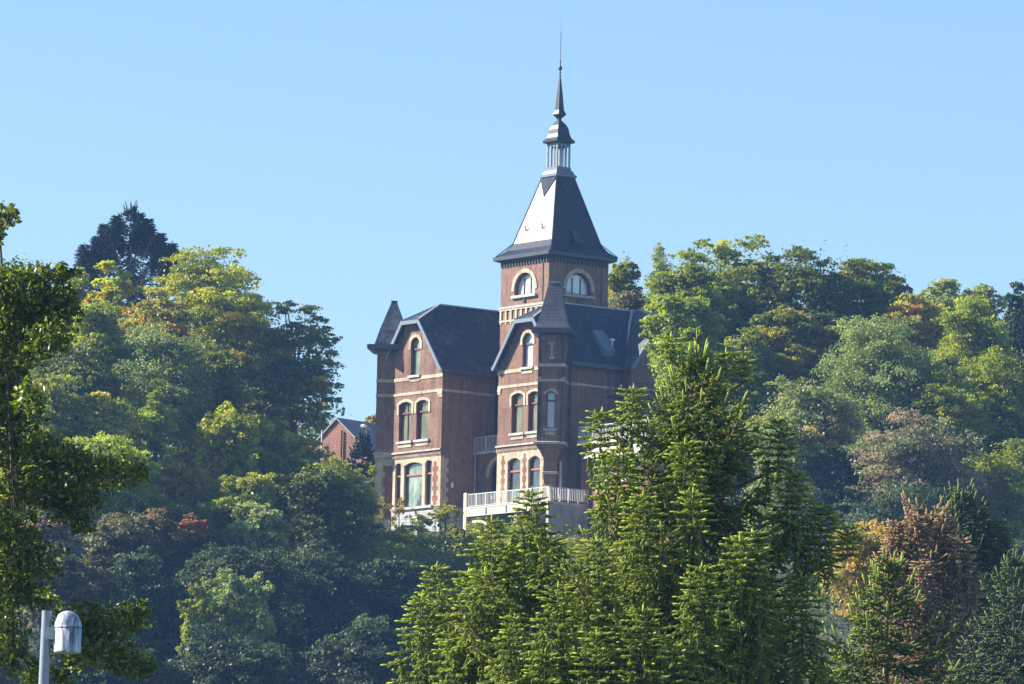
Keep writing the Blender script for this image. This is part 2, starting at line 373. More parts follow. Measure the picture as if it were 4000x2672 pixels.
# --- middle block
lo = [arch(-5.16, -3.63, 46.0, 49.53, 0.28), arch(-2.69, -1.3, 46.0, 49.53, 0.28)]
mb = B(); FB.extr(mb, [(-6.45, 41), (-0.01, 41), (-0.01, 50.15), (-6.45, 50.15)], -0.35, 0, holes=lo); mb.build('ground_floor_wall', YEL, VL)
hi = [arch(-4.81, -3.37, 51.40, 54.36, 0.22), arch(-2.84, -1.45, 51.40, 54.36, 0.22), arch(-3.64, -2.43, 56.26, 58.80, 0.58)]
mb = B(); FB.extr(mb, [(-6.45, 50.15), (0, 50.15), (0, 56.9), (-1.9, 59.66), (-4.05, 59.66), (-6.45, 56.45)], -0.35, 0.0, holes=hi)
FR.rect(mb, 0.351, 6.5, 40, 56.6, -0.3, -0.001); mb.box(0.35, 3.4, 6.15, 6.449, 44.4, 56.5)
mb.build('brick_wall', RED, VL)
mb = B(); mb.box(0.4, 6.4, 0.35, 6.1, 44.6, 56.3); mb.build('interior', INNER, VL)
dress(FB, -4.81, -3.37, 54.36, 0.22, 51.40, 0.2); dress(FB, -2.84, -1.45, 54.36, 0.22, 51.40, 0.2); dress(FB, -3.64, -2.43, 58.80, 0.58, 56.26, 0.24, 0.3)
window(FB, -4.81, -3.37, 51.40, 54.36, 0.22, VL, P_OLIVE, 53.5); window(FB, -2.84, -1.45, 51.40, 54.36, 0.22, VL, P_OLIVE, 53.5)
window(FB, -3.64, -2.43, 56.26, 58.80, 0.58, VL, P_SKY, 58.0)
window(FB, -5.16, -3.63, 46.0, 49.53, 0.28, VL, P_DARK, 48.55, tmat=FRAMER); window(FB, -2.69, -1.3, 46.0, 49.53, 0.28, VL, P_DARK, 48.55, tmat=FRAMER)
# --- link with arched doorway and balcony between wing and block
FL = Face((1.25, 0), (0, -1))
mb = B(); FL.extr(mb, [(-10.7, 45), (-6.46, 45), (-6.46, 50.25), (-10.7, 50.25)], -0.3, 0, holes=[arch(-9.0, -6.6, 45.8, 49.75, 1.2)]); mb.build('link_wall', RED, VL)
mb = B(); arch_band(FL, mb, -9.0, -6.6, 49.75, 1.2, 0.28, 0.05, 0.05); mb.build('door_arch', YEL, VL)
mb = B(); FL.rect(mb, -9.0, -6.6, 45.8, 49.7, -0.9, -0.85); mb.build('porch_back_wall', brick_mat('ochre_render', (0.42, 0.28, 0.15), (0.38, 0.25, 0.13), (0.4, 0.27, 0.14)), VL)
d = B(); FL.rect(d, -8.6, -7.4, 45.8, 48.3, -0.85, -0.78); dd = d.build('door', FRAME, VL)
d = B(); d.box(0.42, 0.5, 7.5, 7.6, 46.7, 46.95); d.build('handle', LEAD, dd)
mb = B(); mb.box(1.05, 3.2, 6.46, 10.69, 50.26, 50.5); mb.build('balcony_slab', CONC, VL)
def railing(parent, pts, z0, z1, off=(0, 0, OZ), step=0.16, post=1.6, name='railing'):
    bars = MB(off); posts = []
    for (x0, y0), (x1, y1) in zip(pts[:-1], pts[1:]):
        L = math.hypot(x1-x0, y1-y0); n = max(1, int(L/step)); m = max(1, round(L/post))
        bars.beam((x0, y0, z1), (x1, y1, z1), 0.035); bars.beam((x0, y0, z0+0.1), (x1, y1, z0+0.1), 0.025)
        for i in range(1, n): t = i/n; bars.beam((x0+(x1-x0)*t, y0+(y1-y0)*t, z0+0.1), (x0+(x1-x0)*t, y0+(y1-y0)*t, z1), 0.019)
        for i in range(m+1):
            t = i/m; p = (round(x0+(x1-x0)*t, 3), round(y0+(y1-y0)*t, 3))
            if p not in posts: posts.append(p)
    r = bars.build(name, RAILM, parent)
    for p in posts:
        q = MB(off); q.beam((p[0], p[1], z0-0.12), (p[0], p[1], z1+0.01), 0.038); q.build('post', RAILM, r)
    return r
railing(VL, [(1.12, 10.6), (1.12, 6.5)], 50.5, 51.55)
# drain pipes and wall lamp
def pipe(pts, r=0.06, m=ZINC, name='drain_pipe'):
    mb = B()
    for a, b in zip(pts[:-1], pts[1:]): mb.beam(a, b, r, n=8)
    return mb.build(name, m, VL)
pipe([(1.12, 10.5, 50.3), (1.12, 10.5, 45.8)], 0.05, LEAD); pipe([(2.75, 10.6, 56.2), (2.75, 10.6, 50.5)], 0.06)
pipe([(1.6, -0.1, 56.3), (1.6, -0.1, 46)], 0.06, ZINCD); pipe([(0.35, -0.7, 49.0), (0.35, -0.7, 46.0)], 0.09, LEAD)
mb = B(); mb.lathe([(0.03, 47.6), (0.11, 47.66), (0.13, 47.85), (0.08, 48.02), (0.02, 48.05)], (-0.98, 10.58), 10); mb.build('wall_lamp', WHITEM, VL, True)
# --- octagon-set corner turrets (squares turned 45 degrees)
A45 = math.pi/4
def turret(c, h, zb, roof, eh, corbel=False):
    F = Face((c[0]-h*0.70711, c[1]-h*0.70711), (1, -1))
    mb = B()
    if corbel:
        F.extr(mb, [(-h, 50.3), (h, 50.3), (h, 58.45), (-h, 58.45)], -0.3, 0, holes=[arch(-0.33, 0.33, 51.38, 54.1, 0.16)])
        mb.squares([(h-0.31, 50.3), (h-0.31, 58.4)], c, A45)
        for sgn in (0, 1, 2):   # other three sides
            G = Face((c[0]+[0.70711, 0.70711, -0.70711][sgn]*h, c[1]+[-0.70711, 0.70711, 0.70711][sgn]*h), [(1, 1), (-1, 1), (-1, -1)][sgn])
            G.rect(mb, -h, h, 50.3, 58.45, -0.3, -0.001*(sgn+1))
    else:
        mb.squares([(h, 50.15), (h, 58.4)], c, A45)
    mb.build('turret_wall', RED, VL)
    G = Face((c[0]+h*0.70711, c[1]-h*0.70711), (1, 1)); H = Face((c[0]-h*0.70711, c[1]+h*0.70711), (-1, -1))
    mb = B()
    for f in (F, G, H):
        for z, hh in ((54.83, 0.2), (55.93, 0.24)): f.rect(mb, -h, h, z, z+hh, 0, 0.045)
    mb.build('brick_band', YEL, VL)
    mb = B(); mb.squares([(h+0.12, 58.3), (eh-0.04, 58.42), (eh, 58.45), (eh, 58.78), (eh-0.1, 58.8)], c, A45); mb.build('turret_gutter', ZINCD, VL)
    mb = B(); mb.squares(roof, c, A45); r = mb.build('turret_roof', SLATEG if corbel else SLATE, VL)
    mb = B(); t = roof[-1]; mb.squares([(t[0]+0.05, t[1]-0.06), (t[0]+0.05, t[1]+0.05)], c, A45); mb.build('roof_cap', LEAD if corbel else ZINCD, r)
    return F
cM = (0.12, 0.15)
F = turret(cM, 1.0, 50.3, [(1.28, 58.8), (1.1, 59.25), (0.87, 60.1), (0.38, 62.3)], 1.5, True)
window(F, -0.33, 0.33, 51.38, 54.1, 0.16, VL, P_PALE, 53.42, inset=0.16)
mb = B(); arch_band(F, mb, -0.33, 0.33, 54.1, 0.16, 0.22, 0.05, 0.04); mb.build('window_arch', YEL, VL)
mb = B(); F.rect(mb, -0.5, 0.5, 51.16, 51.34, -0.1, 0.16); mb.build('window_sill', STONE, VL)
mb = B(); F.rect(mb, -0.38, 0.38, 50.86, 51.12, 0, 0.05); mb.build('window_apron', YEL, VL)
mb = B(); F.rect(mb, -0.2, 0.2, 57.56, 57.74, 0, 0.06); F.rect(mb, -0.2, 0.2, 56.5, 56.68, 0, 0.06); F.rect(mb, -0.05, 0.05, 56.68, 57.56, 0, 0.04)
mb.build('stone_anchor', STONE, VL)
for s in (-0.98, 0.72): mb = B(); F.rect(mb, s, s+0.27, 55.04, 55.16, 0, 0.08); mb.build('stone_block', STONE, VL)
mb = B(); mb.squares([(1.05, 50.14), (1.2, 50.18), (1.22, 50.34), (1.02, 50.40)], cM, A45); mb.build('corbel_slab', STONE, VL)
mb = B(); mb.squares([(0.45, 47.3), (0.5, 47.9), (0.5, 49.2), (0.62, 49.35), (0.78, 49.7), (1.0, 50.0), (1.04, 50.14)], (0.03, 0.05), A45); mb.build('turret_corbel', RED, VL)
mb = B(); mb.squares([(0.38, 47.95), (0.58, 48.05), (0.58, 48.17), (0.5, 48.2)], (0.03, 0.05), A45); mb.build('corbel_ring', STONE, VL)
cL = (-1.42, 17.6)
F = turret(cL, 1.08, 45, [(1.3, 58.78), (0.95, 60.0), (0.17, 62.25)], 1.78)
mb = B(); mb.squares([(1.07, 42), (1.07, 50.15)], cL, A45); mb.build('turret_base_wall', YEL, VL)
mb = B(); mb.squares([(1.12, 50.2), (1.14, 50.44), (1.24, 50.46), (1.24, 50.56)], cL, A45); mb.build('turret_string_course', STONE, VL)
serrated(F, 0.0, 45.6, 49.6, 0.55, 0.82, step=0.5)
mb = B(); F.rect(mb, -1.05, 1.05, 50.02, 50.1, 0, 0.03)
for i in range(9): F.rect(mb, -1.0+i*0.25, -0.9+i*0.25, 50.099, 50.22, -0.01, 0.12)
mb.build('dentil_row', YEL, VL)
fl = B(); fl.beam((-2.6, 18.6, 52.4), (-2.95, 19.0, 52.65), 0.03); fl.squares([(0.14, 52.6), (0.2, 52.75), (0.05, 52.85)], (-3.0, 19.05), 0.3); fl.build('floodlight', WHITEM, VL)
# --- roofs
def gable_roof(mt, y0, yc, ye, z_e, z_r, xf, xr, xb, zf, swap=False, far=None):
    """ridge along x at yc; eaves at yc-ye and yc+ye; clipped front at zf; swap exchanges x and y"""
    sl = (z_r-z_e)/ye; hf = (z_r-zf)/sl
    q = (lambda x, y, z: (y, x, z)) if swap else (lambda x, y, z: (x, y, z))
    mb = B()
    yf, zfar = (ye, z_e) if far is None else (far, z_r-far*sl)
    for sg in (-1, 1):
        ya, za = (yf, zfar) if sg > 0 else (ye, z_e)
        P = [(xf, yc+sg*ya, za), (xb, yc+sg*ya, za), (xb, yc, z_r), (xr, yc, z_r), (xf, yc+sg*hf, zf)]
        P = [q(*p) for p in P]; T = [(p[0], p[1], p[2]-0.16) for p in P]
        n = len(P); mb.add(P+T, [tuple(range(n)), tuple(range(n, 2*n))[::-1]]+[(i, n+i, n+(i+1) % n, (i+1) % n) for i in range(n)])
    P = [q(xf, yc-hf, zf), q(xf, yc+hf, zf), q(xr, yc, z_r)]; T = [(p[0], p[1], p[2]-0.16) for p in P]
    mb.add(P+T, [(0, 1, 2), (5, 4, 3), (0, 3, 4, 1)])
    r = mb.build('roof', mt, VL)
    fa = B(); wd = 0.29
    out = [(yc-ye, z_e), (yc-hf, zf), (yc+hf, zf), (yc+yf, zfar)]
    nx = 1.0/math.hypot(1, sl)
    inn = [(yc-ye+wd*0.75, z_e-0.15), (yc-hf+wd*0.42, zf-wd), (yc+hf-wd*0.42, zf-wd), (yc+yf-wd*0.75, zfar-0.15)]
    for i in range(3):
        P = [q(xf-0.03, *out[i]), q(xf-0.03, *out[i+1]), q(xf-0.03, *inn[i+1]), q(xf-0.03, *inn[i])]
        T = [q(xf+0.1, *a) for a in (out[i], out[i+1], inn[i+1], inn[i])]
        P = [(a[0], a[1], a[2]+0.02) for a in P]; T = [(a[0], a[1], a[2]+0.02) for a in T]
        fa.add(P+T, [(0, 1, 2, 3), (7, 6, 5, 4)]+[(k, 4+k, 4+(k+1) % 4, (k+1) % 4) for k in range(4)])
    fa.build('verge_board', ZINC, VL)
    sf = B()      # dark soffit strip behind the verge
    c = B(); c.beam(q(xr, yc, z_r+0.02), q(xb, yc, z_r+0.02), 0.07); 
    for sg in (-1, 1): c.beam(q(xf, yc+sg*hf, zf+0.03), q(xr, yc, z_r+0.03), 0.08)
    c.build('ridge_flashing', LEAD, r)
    return r
rw = gable_roof(SLATE, 0, 14.25, 4.0, 56.42, 61.9, -2.5, 0.35, 12.0, 60.42, far=3.3)
rb = gable_roof(SLATEM, 0, 2.97, 3.65, 56.42, 61.32, -0.5, 2.3, 13.0, 59.8)
rc = gable_roof(SLATEG, 0, 9.95, 3.65, 56.42, 61.32, -1.5, 2.0, 9.0, 60.1, swap=True)
mb = B(); mb.box(-2.54, 3.05, 10.12, 10.38, 56.2, 56.5); mb.build('gutter', ZINCD, VL)
mb = B(); mb.box(1.2, 6.3, -0.76, -0.5, 56.2, 56.5); mb.build('gutter', ZINCD, VL)
mb = B(); mb.box(6.1, 6.36, -1.5, 0, 56.2, 56.5); mb.build('gutter', ZINCD, VL)
mb = B(); mb.box(-0.52, 3.1, 6.46, 6.72, 56.2, 56.48); mb.build('gutter', ZINC, VL)
mb = B(); mb.beam((6.32, -0.3, 56.52), (9.95, 2.95, 61.38), 0.14); mb.build('valley_flashing', LEAD, rb)
# cross wing on the right and its gable
FC = Face((0, -1.1), (1, 0))
mb = B(); FC.extr(mb, [(6.6, 40), (13.3, 40), (13.3, 56.6), (10.8, 60.1), (9.1, 60.1), (6.6, 56.6)], -0.3, 0); mb.box(6.599, 6.9, -0.8, 0, 44.4, 56.4); mb.box(13.0, 13.3, -0.8, 9, 44.4, 56.4)
mb.build('cross_wing_wall', RED, VL)
mb = B(); FC.rect(mb, 6.6, 13.3, 54.83, 55.03, 0, 0.04); mb.build('brick_band', YEL, VL)
# dormer window, vent and fire escape on the right side
mb = B(); mb.add([(4.6,0.1,57.0),(5.7,0.1,57.0),(5.7,1.5,59.0),(4.6,1.5,59.0),(4.6,-0.3,57.7),(5.7,-0.3,57.7),(5.7,1.1,59.3),(4.6,1.1,59.3)],
                 [(0,3,2,1),(4,5,6,7),(0,1,5,4),(1,2,6,5),(2,3,7,6),(3,0,4,7)]); mb.build('skylight', ZINC, rb)
mb = B(); mb.beam((5.95, 0.4, 57.3), (5.95, 0.4, 58.6), 0.07, n=8); mb.beam((5.75, 0.4, 58.6), (6.15, 0.4, 58.6), 0.08, n=8); mb.build('vent_pipe', WHITEM, rb)
mb = B()
mb.box(4.2, 8.8, -2.2, -1.15, 54.0, 54.12)
for x in (4.25, 5.4, 6.6, 7.7, 8.75): mb.beam((x, -2.15, 50.6), (x, -2.15, 55.2), 0.04)
mb.beam((4.25, -2.15, 55.2), (8.75, -2.15, 55.2), 0.03); mb.beam((4.25, -2.15, 54.7), (8.75, -2.15, 54.7), 0.02)
mb.beam((4.3, -2.1, 51.0), (7.4, -2.1, 54.0), 0.06); mb.beam((4.3, -1.5, 51.0), (7.4, -1.5, 54.0), 0.06)
for i in range(12): mb.beam((4.3+i*0.26, -2.1, 51.0+i*0.25), (4.3+i*0.26, -1.5, 51.0+i*0.25), 0.03)
mb.build('fire_escape', DARKM, VL)
# annexe with roof terrace on the right
FA = Face((1.8, 0), (0, -1))
mb = B(); FA.extr(mb, [(1.3, 38), (9, 38), (9, 50.2), (1.3, 50.2)], -0.3, 0, holes=[[(3.4, 46.9), (5.0, 46.9), (5.0, 49.0), (3.4, 49.0)], [(5.4, 46.9), (8.4, 46.9), (8.4, 49.0), (5.4, 49.0)]])
mb.box(2.101, 9, -1.6, -1.3, 38, 50.2); mb.box(2.101, 9, -9, -8.7, 38, 50.2); mb.build('annexe_wall', REDP, VL)
mb = B(); mb.box(1.4, 9.2, -9.2, -1.25, 50.2, 50.52); mb.build('terrace_slab', CONC, VL)
railing(VL, [(6.4, -1.35), (1.5, -1.35), (1.5, -9.1)], 50.52, 51.55)
def simple_window(F, a0, a1, z0, z1, parent, pane, mull, fm):
    mb = B(); F.extr(mb, [(a0, z0), (a1, z0), (a1, z1), (a0, z1)], -0.2, -0.1, holes=[[(a0+.09, z0+.09), (a1-.09, z0+.09), (a1-.09, z1-.09), (a0+.09, z1-.09)]])
    for k in range(mull): c = a0+(a1-a0)*(k+1)/(mull+1); F.rect(mb, c-.05, c+.05, z0+.085, z1-.085, -.19, -.11)
    w_ = mb.build('window', fm, parent); mb = B(); F.rect(mb, a0, a1, z0, z1, -.28, -.24); mb.build('pane', pane, w_)
simple_window(FA, 3.4, 5.0, 46.9, 49.0, VL, P_SKY, 1, FRAMER); simple_window(FA, 5.4, 8.4, 46.9, 49.0, VL, P_SKY, 2, FRAMER)
mb = B(); FA.extr(mb, [(2.9, 49.05), (9, 49.05), (9, 49.12), (2.9, 49.12)], 1.0, 1.06)
a = [FA.pt(2.9, 49.95, 0.03), FA.pt(9, 49.95, 0.03), FA.pt(9, 49.1, 1.1), FA.pt(2.9, 49.1, 1.1)]
mb.add(a+[(p[0], p[1], p[2]-0.05) for p in a], [(0,3,2,1),(4,5,6,7),(0,1,5,4),(1,2,6,5),(2,3,7,6),(3,0,4,7)]); mb.build('awning', plain_mat('grey_canvas', (0.42, 0.40, 0.37), 0.8, 0.1, 3), VL)
# right side wall openings (dark door, boarded window)
mb = B(); FC.rect(mb, 7.0, 8.2, 50.6, 52.9, 0.0, 0.05); mb.build('door', plain_mat('ochre_door', (0.30, 0.18, 0.08), 0.6, 0.2, 3), VL)
# --- the tower
tc = (6.0, 7.45); TW = 2.88
FT = Face((tc[0]-TW, tc[1]), (0, -1)); FU = Face((tc[0], tc[1]-TW), (1, 0))
mb = B()
wl = arch(-1.22, 1.22, 62.38, 64.02, 1.21, 14); wr = arch(-1.2, 1.2, 62.32, 63.98, 1.19, 14)
FT.extr(mb, [(-TW, 44.4), (TW, 44.4), (TW, 65.15), (-TW, 65.15)], -0.35, 0, holes=[wl])
FU.extr(mb, [(-TW+0.001, 44.4), (TW, 44.4), (TW, 65.15), (-TW+0.001, 65.15)], -0.35, -0.001, holes=[wr])
mb.box(tc[0]+TW-0.35, tc[0]+TW-0.002, tc[1]-TW+0.36, tc[1]+TW, 44.4, 65.15); mb.box(tc[0]-TW+0.36, tc[0]+TW-0.36, tc[1]+TW-0.35, tc[1]+TW-0.002, 44.4, 65.15)
mb.build('tower_wall', REDL, VL)
mb = B(); mb.squares([(TW-0.7, 45), (TW-0.7, 65)], tc); mb.build('interior', INNER, VL)
for F_, a in ((FT, -1.22), (FU, -1.2)):
    mb = B(); arch_band(F_, mb, a, -a, 64.02, 1.21, 0.3, 0.12, 0.07, 14); mb.build('window_arch', YEL, VL)
    mb = B(); F_.rect(mb, a-0.25, -a+0.25, 62.12, 62.32, -0.15, 0.2); mb.build('window_sill', STONE, VL)
    window(F_, a, -a, 62.36, 63.99, 1.2, VL, P_SKY, None, 2, inset=0.24, fw=0.09)
    mb = B(); F_.rect(mb, -0.15, 0.15, 61.78, 61.98, 0, 0.12); mb.build('vent_block', DARKM, VL)
for F_ in (FT, FU):
    mb = B(); F_.rect(mb, -TW-0.1, TW+0.1, 61.42, 61.58, -0.05, 0.14); mb.build('stone_string_course', STONE, VL)
    mb = B(); F_.rect(mb, -TW-0.05, TW+0.05, 61.27, 61.41, 0, 0.1); F_.rect(mb, -TW-0.05, TW+0.05, 60.42, 60.56, 0, 0.08)
    n = 9
    for i in range(n+1):
        s = -TW+0.02+i*(2*TW-0.24)/n; F_.rect(mb, s, s+0.2, 60.56, 61.27, 0, 0.09); F_.rect(mb, s+0.02, s+0.18, 60.26, 60.42, 0, 0.06)
    mb.build('corbel_frieze', YEL, VL)
    mb = B(); s = -TW+0.05
    while s < TW-0.1: F_.rect(mb, s, s+0.14, 64.62, 65.1, 0, 0.12); s += 0.34
    mb.build('eaves_frieze', DARKM, VL)
    mb = B(); F_.rect(mb, TW-0.72, TW-0.66, 61.6, 65.1, 0, 0.05); mb.build('lightning_cable', DARKM, VL)
mb = B(); mb.squares([(TW+0.05, 64.98), (3.28, 65.1), (3.34, 65.12), (3.36, 65.38), (3.2, 65.42)], tc); mb.build('tower_gutter', ZINCD, VL)
ta = (tc[0]+0.10, tc[1]-0.06)
mb = B(); mb.squares([(3.3, 65.4), (2.75, 65.86), (2.36, 66.42), (0.9, 71.42)], ta); rt = mb.build('tower_roof', SLATET, VL)
mb = B()
for dx, dy in ((-1, -1), (1, -1), (-1, 1)):
    for (h0, z0), (h1, z1) in (((3.3, 65.42), (2.36, 66.44)), ((2.36, 66.44), (0.9, 71.44))): mb.beam((ta[0]+dx*h0, ta[1]+dy*h0, z0), (ta[0]+dx*h1, ta[1]+dy*h1, z1), 0.05)
mb.build('hip_flashing', ZINCD, rt)
for yy in (-0.9, 1.1): mb = B(); mb.beam((ta[0]-2.1, ta[1]+yy, 67.35), (ta[0]-2.25, ta[1]+yy, 67.75), 0.04); mb.beam((ta[0]-2.3, ta[1]+yy-0.15, 67.4), (ta[0]-2.25, ta[1]+yy, 67.4), 0.03); mb.build('roof_hook', ZINCD, rt)
mb = B()
mb.add([(ta[0]-0.4, ta[1]-2.62, 66.25), (ta[0]+0.3, ta[1]-2.62, 66.25), (ta[0]+0.3, ta[1]-2.1, 67.2), (ta[0]-0.4, ta[1]-2.1, 67.2), (ta[0]-0.4, ta[1]-2.7, 66.4), (ta[0]+0.3, ta[1]-2.7, 66.4), (ta[0]+0.3, ta[1]-2.2, 67.3), (ta[0]-0.4, ta[1]-2.2, 67.3)],
       [(0,3,2,1),(4,5,6,7),(0,1,5,4),(1,2,6,5),(2,3,7,6),(3,0,4,7)]); mb.build('roof_hatch', ZINCD, rt)
mb = B(); hp = 0.955      # pointed apron under the neck
for (ux, uy) in ((-1, 0), (0, -1)):
    tx, ty = -uy, ux
    p = [(ta[0]+ux*hp-tx*hp, ta[1]+uy*hp-ty*hp, 71.45), (ta[0]+ux*hp+tx*hp, ta[1]+uy*hp+ty*hp, 71.45), (ta[0]+ux*1.385, ta[1]+uy*1.385, 69.98)]
    i = [(a[0]-ux*0.5, a[1]-uy*0.5, a[2]-0.1) for a in p]; mb.add(p+i, [(0, 1, 2), (5, 4, 3), (0, 3, 4, 1), (1, 4, 5, 2), (2, 5, 3, 0)])
mb.squares([(0.92, 71.2), (0.92, 71.5)], ta); mb.build('neck_apron', plain_mat('apron_slate', (0.05, 0.06, 0.08), 0.95, spec=0.1), rt)
mb = B(); mb.squares([(0.9, 71.48), (1.0, 71.52), (1.0, 71.68), (0.88, 71.75), (0.8, 71.98), (0.68, 72.1), (0.68, 72.3), (0.6, 72.32)], ta); ln = mb.build('lantern', ZINC, VL)
for i in range(4):
    for t in (-1, -0.33, 0.33):
        dx, dy = [(-1, t), (t, 1), (1, -t), (-t, -1)][i]
        c = B(); x, y = ta[0]+dx*0.58, ta[1]+dy*0.58
        c.beam((x, y, 72.3), (x, y, 74.0), 0.055 if abs(t) < 1 else 0.085, n=6); c.build('column', LEAD, ln)
mb = B()
for F_ in (Face((ta[0]-0.6, ta[1]), (0, -1)), Face((ta[0], ta[1]-0.6), (1, 0)), Face((ta[0]+0.6, ta[1]), (0, 1)), Face((ta[0], ta[1]+0.6), (-1, 0))):
    for k in (-1, 0, 1): arch_band(F_, mb, k*0.385-0.14, k*0.385+0.14, 73.9, 0.139, 0.06, 0.05, 0.0, 6, d0=-0.07)
    F_.rect(mb, -0.66, 0.66, 73.92, 74.15, -0.06, 0.0)
mb.build('arcade', ZINC, ln)
mb = B(); mb.squares([(0.7, 74.12), (0.86, 74.18), (0.88, 74.3), (0.68, 74.55), (0.58, 74.85), (0.53, 75.2), (0.42, 75.52), (0.22, 75.8), (0.1, 75.95), (0.14, 76.08), (0.38, 76.36), (0.25, 76.7), (0.165, 77.9), (0.04, 79.35)], ta); sp = mb.build('spire', SLATES, VL)
sp['label'] = 'slate covered bell-shaped spire above the open lantern'
mb = B(); mb.lathe([(0.04, 79.3), (0.09, 79.36), (0.04, 79.42), (0.04, 79.55), (0.1, 79.6), (0.04, 79.66), (0.05, 79.75), (0.13, 79.82), (0.16, 79.93), (0.12, 80.04), (0.05, 80.12), (0.03, 80.3), (0.07, 80.5), (0.03, 80.56), (0.022, 82.6), (0.012, 82.65), (0.01, 83.8)], ta, 10)
mb.build('finial_rod', DARKM, sp, True)

# ------------------------------------------------------------------ terrace in front of the villa
TE = empty('terrace', (OX, OY, OZ), TH, 'pale concrete terrace with steel railing in front of the brick villa', 'terrace')
tx0, ty0, ty1, zf_ = -2.05, -2.35, 7.55, 45.78
mb = B(); mb.box(tx0, 1.75, ty0, ty1, zf_-0.22, zf_); mb.build('deck', CONC, TE)
mb = B(); mb.box(tx0-0.08, tx0-0.002, ty0, ty1+0.05, zf_-0.62, zf_-0.03); mb.box(tx0-0.12, tx0, ty0-0.05, ty1+0.05, zf_-0.026, zf_+0.06)
mb.build('fascia', plain_mat('cream_board', (0.62, 0.56, 0.44), 0.8, 0.15, 4, stretch=(1, 1, 8)), TE)
mb = B()
for y in (5.0, 2.6, 0.2): mb.box(tx0-0.17, tx0-0.085, y-0.06, y+0.06, zf_-0.5, zf_-0.03)
mb.build('bracket', WHITEM, TE)
mb = B(); mb.box(tx0+0.2, tx0+2.5, 5.2, ty1-0.05, 41.2, zf_-0.63+0.4); mb.box(0.2, 1.7, -2.2, 5.2, 41.2, zf_-0.23); mb.build('basement_wall', CONC, TE)
mb = B(); mb.box(tx0+0.001, 1.74, ty0+0.002, ty0+0.3, 41.2, zf_-0.225); mb.build('side_wall', CONCG, TE)
mb = B(); mb.box(tx0+0.1, tx0+0.45, 1.5, 1.85, 41.2, zf_-0.225); mb.build('pillar', YEL, TE)
mb = B(); mb.box(-1.7, 0.2, 2.4, 2.5, 41.5, 45.5); mb.box(-0.2, 0.19, 3.2, 4.2, 42, 44.6); mb.build('cellar_door', GREENM, TE)
mb = B()
for i in range(4): mb.box(tx0+0.15, tx0+0.2, 6.1+i*0.16, 6.16+i*0.16, 43.9, 44.7)
mb.box(tx0+0.16, tx0+0.199, 6.0, 6.75, 43.85, 43.9); mb.box(tx0+0.16, tx0+0.199, 6.0, 6.75, 44.7, 44.75); mb.build('vent_grille', WHITEM, TE)
mb = B(); mb.box(tx0-0.1, tx0+0.12, ty1-0.25, ty1+0.1, 41.3, 46.95); mb.build('corner_post', plain_mat('cream_post', (0.55, 0.48, 0.34), 0.8, 0.15, 4), TE)
railing(TE, [(tx0+0.02, ty1-0.25), (tx0+0.02, ty0+0.05), (1.7, ty0+0.05)], zf_+0.05, 46.82, post=1.05)

# ------------------------------------------------------------------ vegetation
def np_mesh(name, V, F, col, m, parent=None):
    me = bpy.data.meshes.new(name); n, k = F.shape
    me.vertices.add(len(V)); me.vertices.foreach_set('co', V.astype(np.float32).ravel())
    me.loops.add(n*k); me.loops.foreach_set('vertex_index', F.astype(np.int32).ravel())
    me.polygons.add(n); me.polygons.foreach_set('loop_start', np.arange(0, n*k, k, dtype=np.int32)); me.polygons.foreach_set('loop_total', np.full(n, k, dtype=np.int32))
    me.update(calc_edges=True)
    a = me.attributes.new('leaf_color', 'FLOAT_COLOR', 'POINT')
    a.data.foreach_set('color', np.concatenate([col, np.ones((len(col), 1))], 1).astype(np.float32).ravel())
    me.materials.append(m); o = bpy.data.objects.new(name, me); C.objects.link(o)
    if parent is not None: o.parent = parent
    return o
def unit(v): return v/np.maximum(np.linalg.norm(v, axis=-1, keepdims=True), 1e-9)
def leaf_quads(P, N, size, col, rg, aspect=0.6):
    """one rhombic leaf (or leaf spray) per point; N = facing"""
    n = len(P); r = unit(rg.normal(size=(n, 3))); u = unit(np.cross(N, r)); v = np.cross(N, u)
    L = size[:, None]*0.5; W = L*aspect
    V = np.stack([P-u*L, P-v*W+u*L*0.1, P+u*L, P+v*W+u*L*0.1], 1).reshape(-1, 3)
    F = np.arange(4*n).reshape(n, 4); return V, F, np.repeat(col, 4, 0)
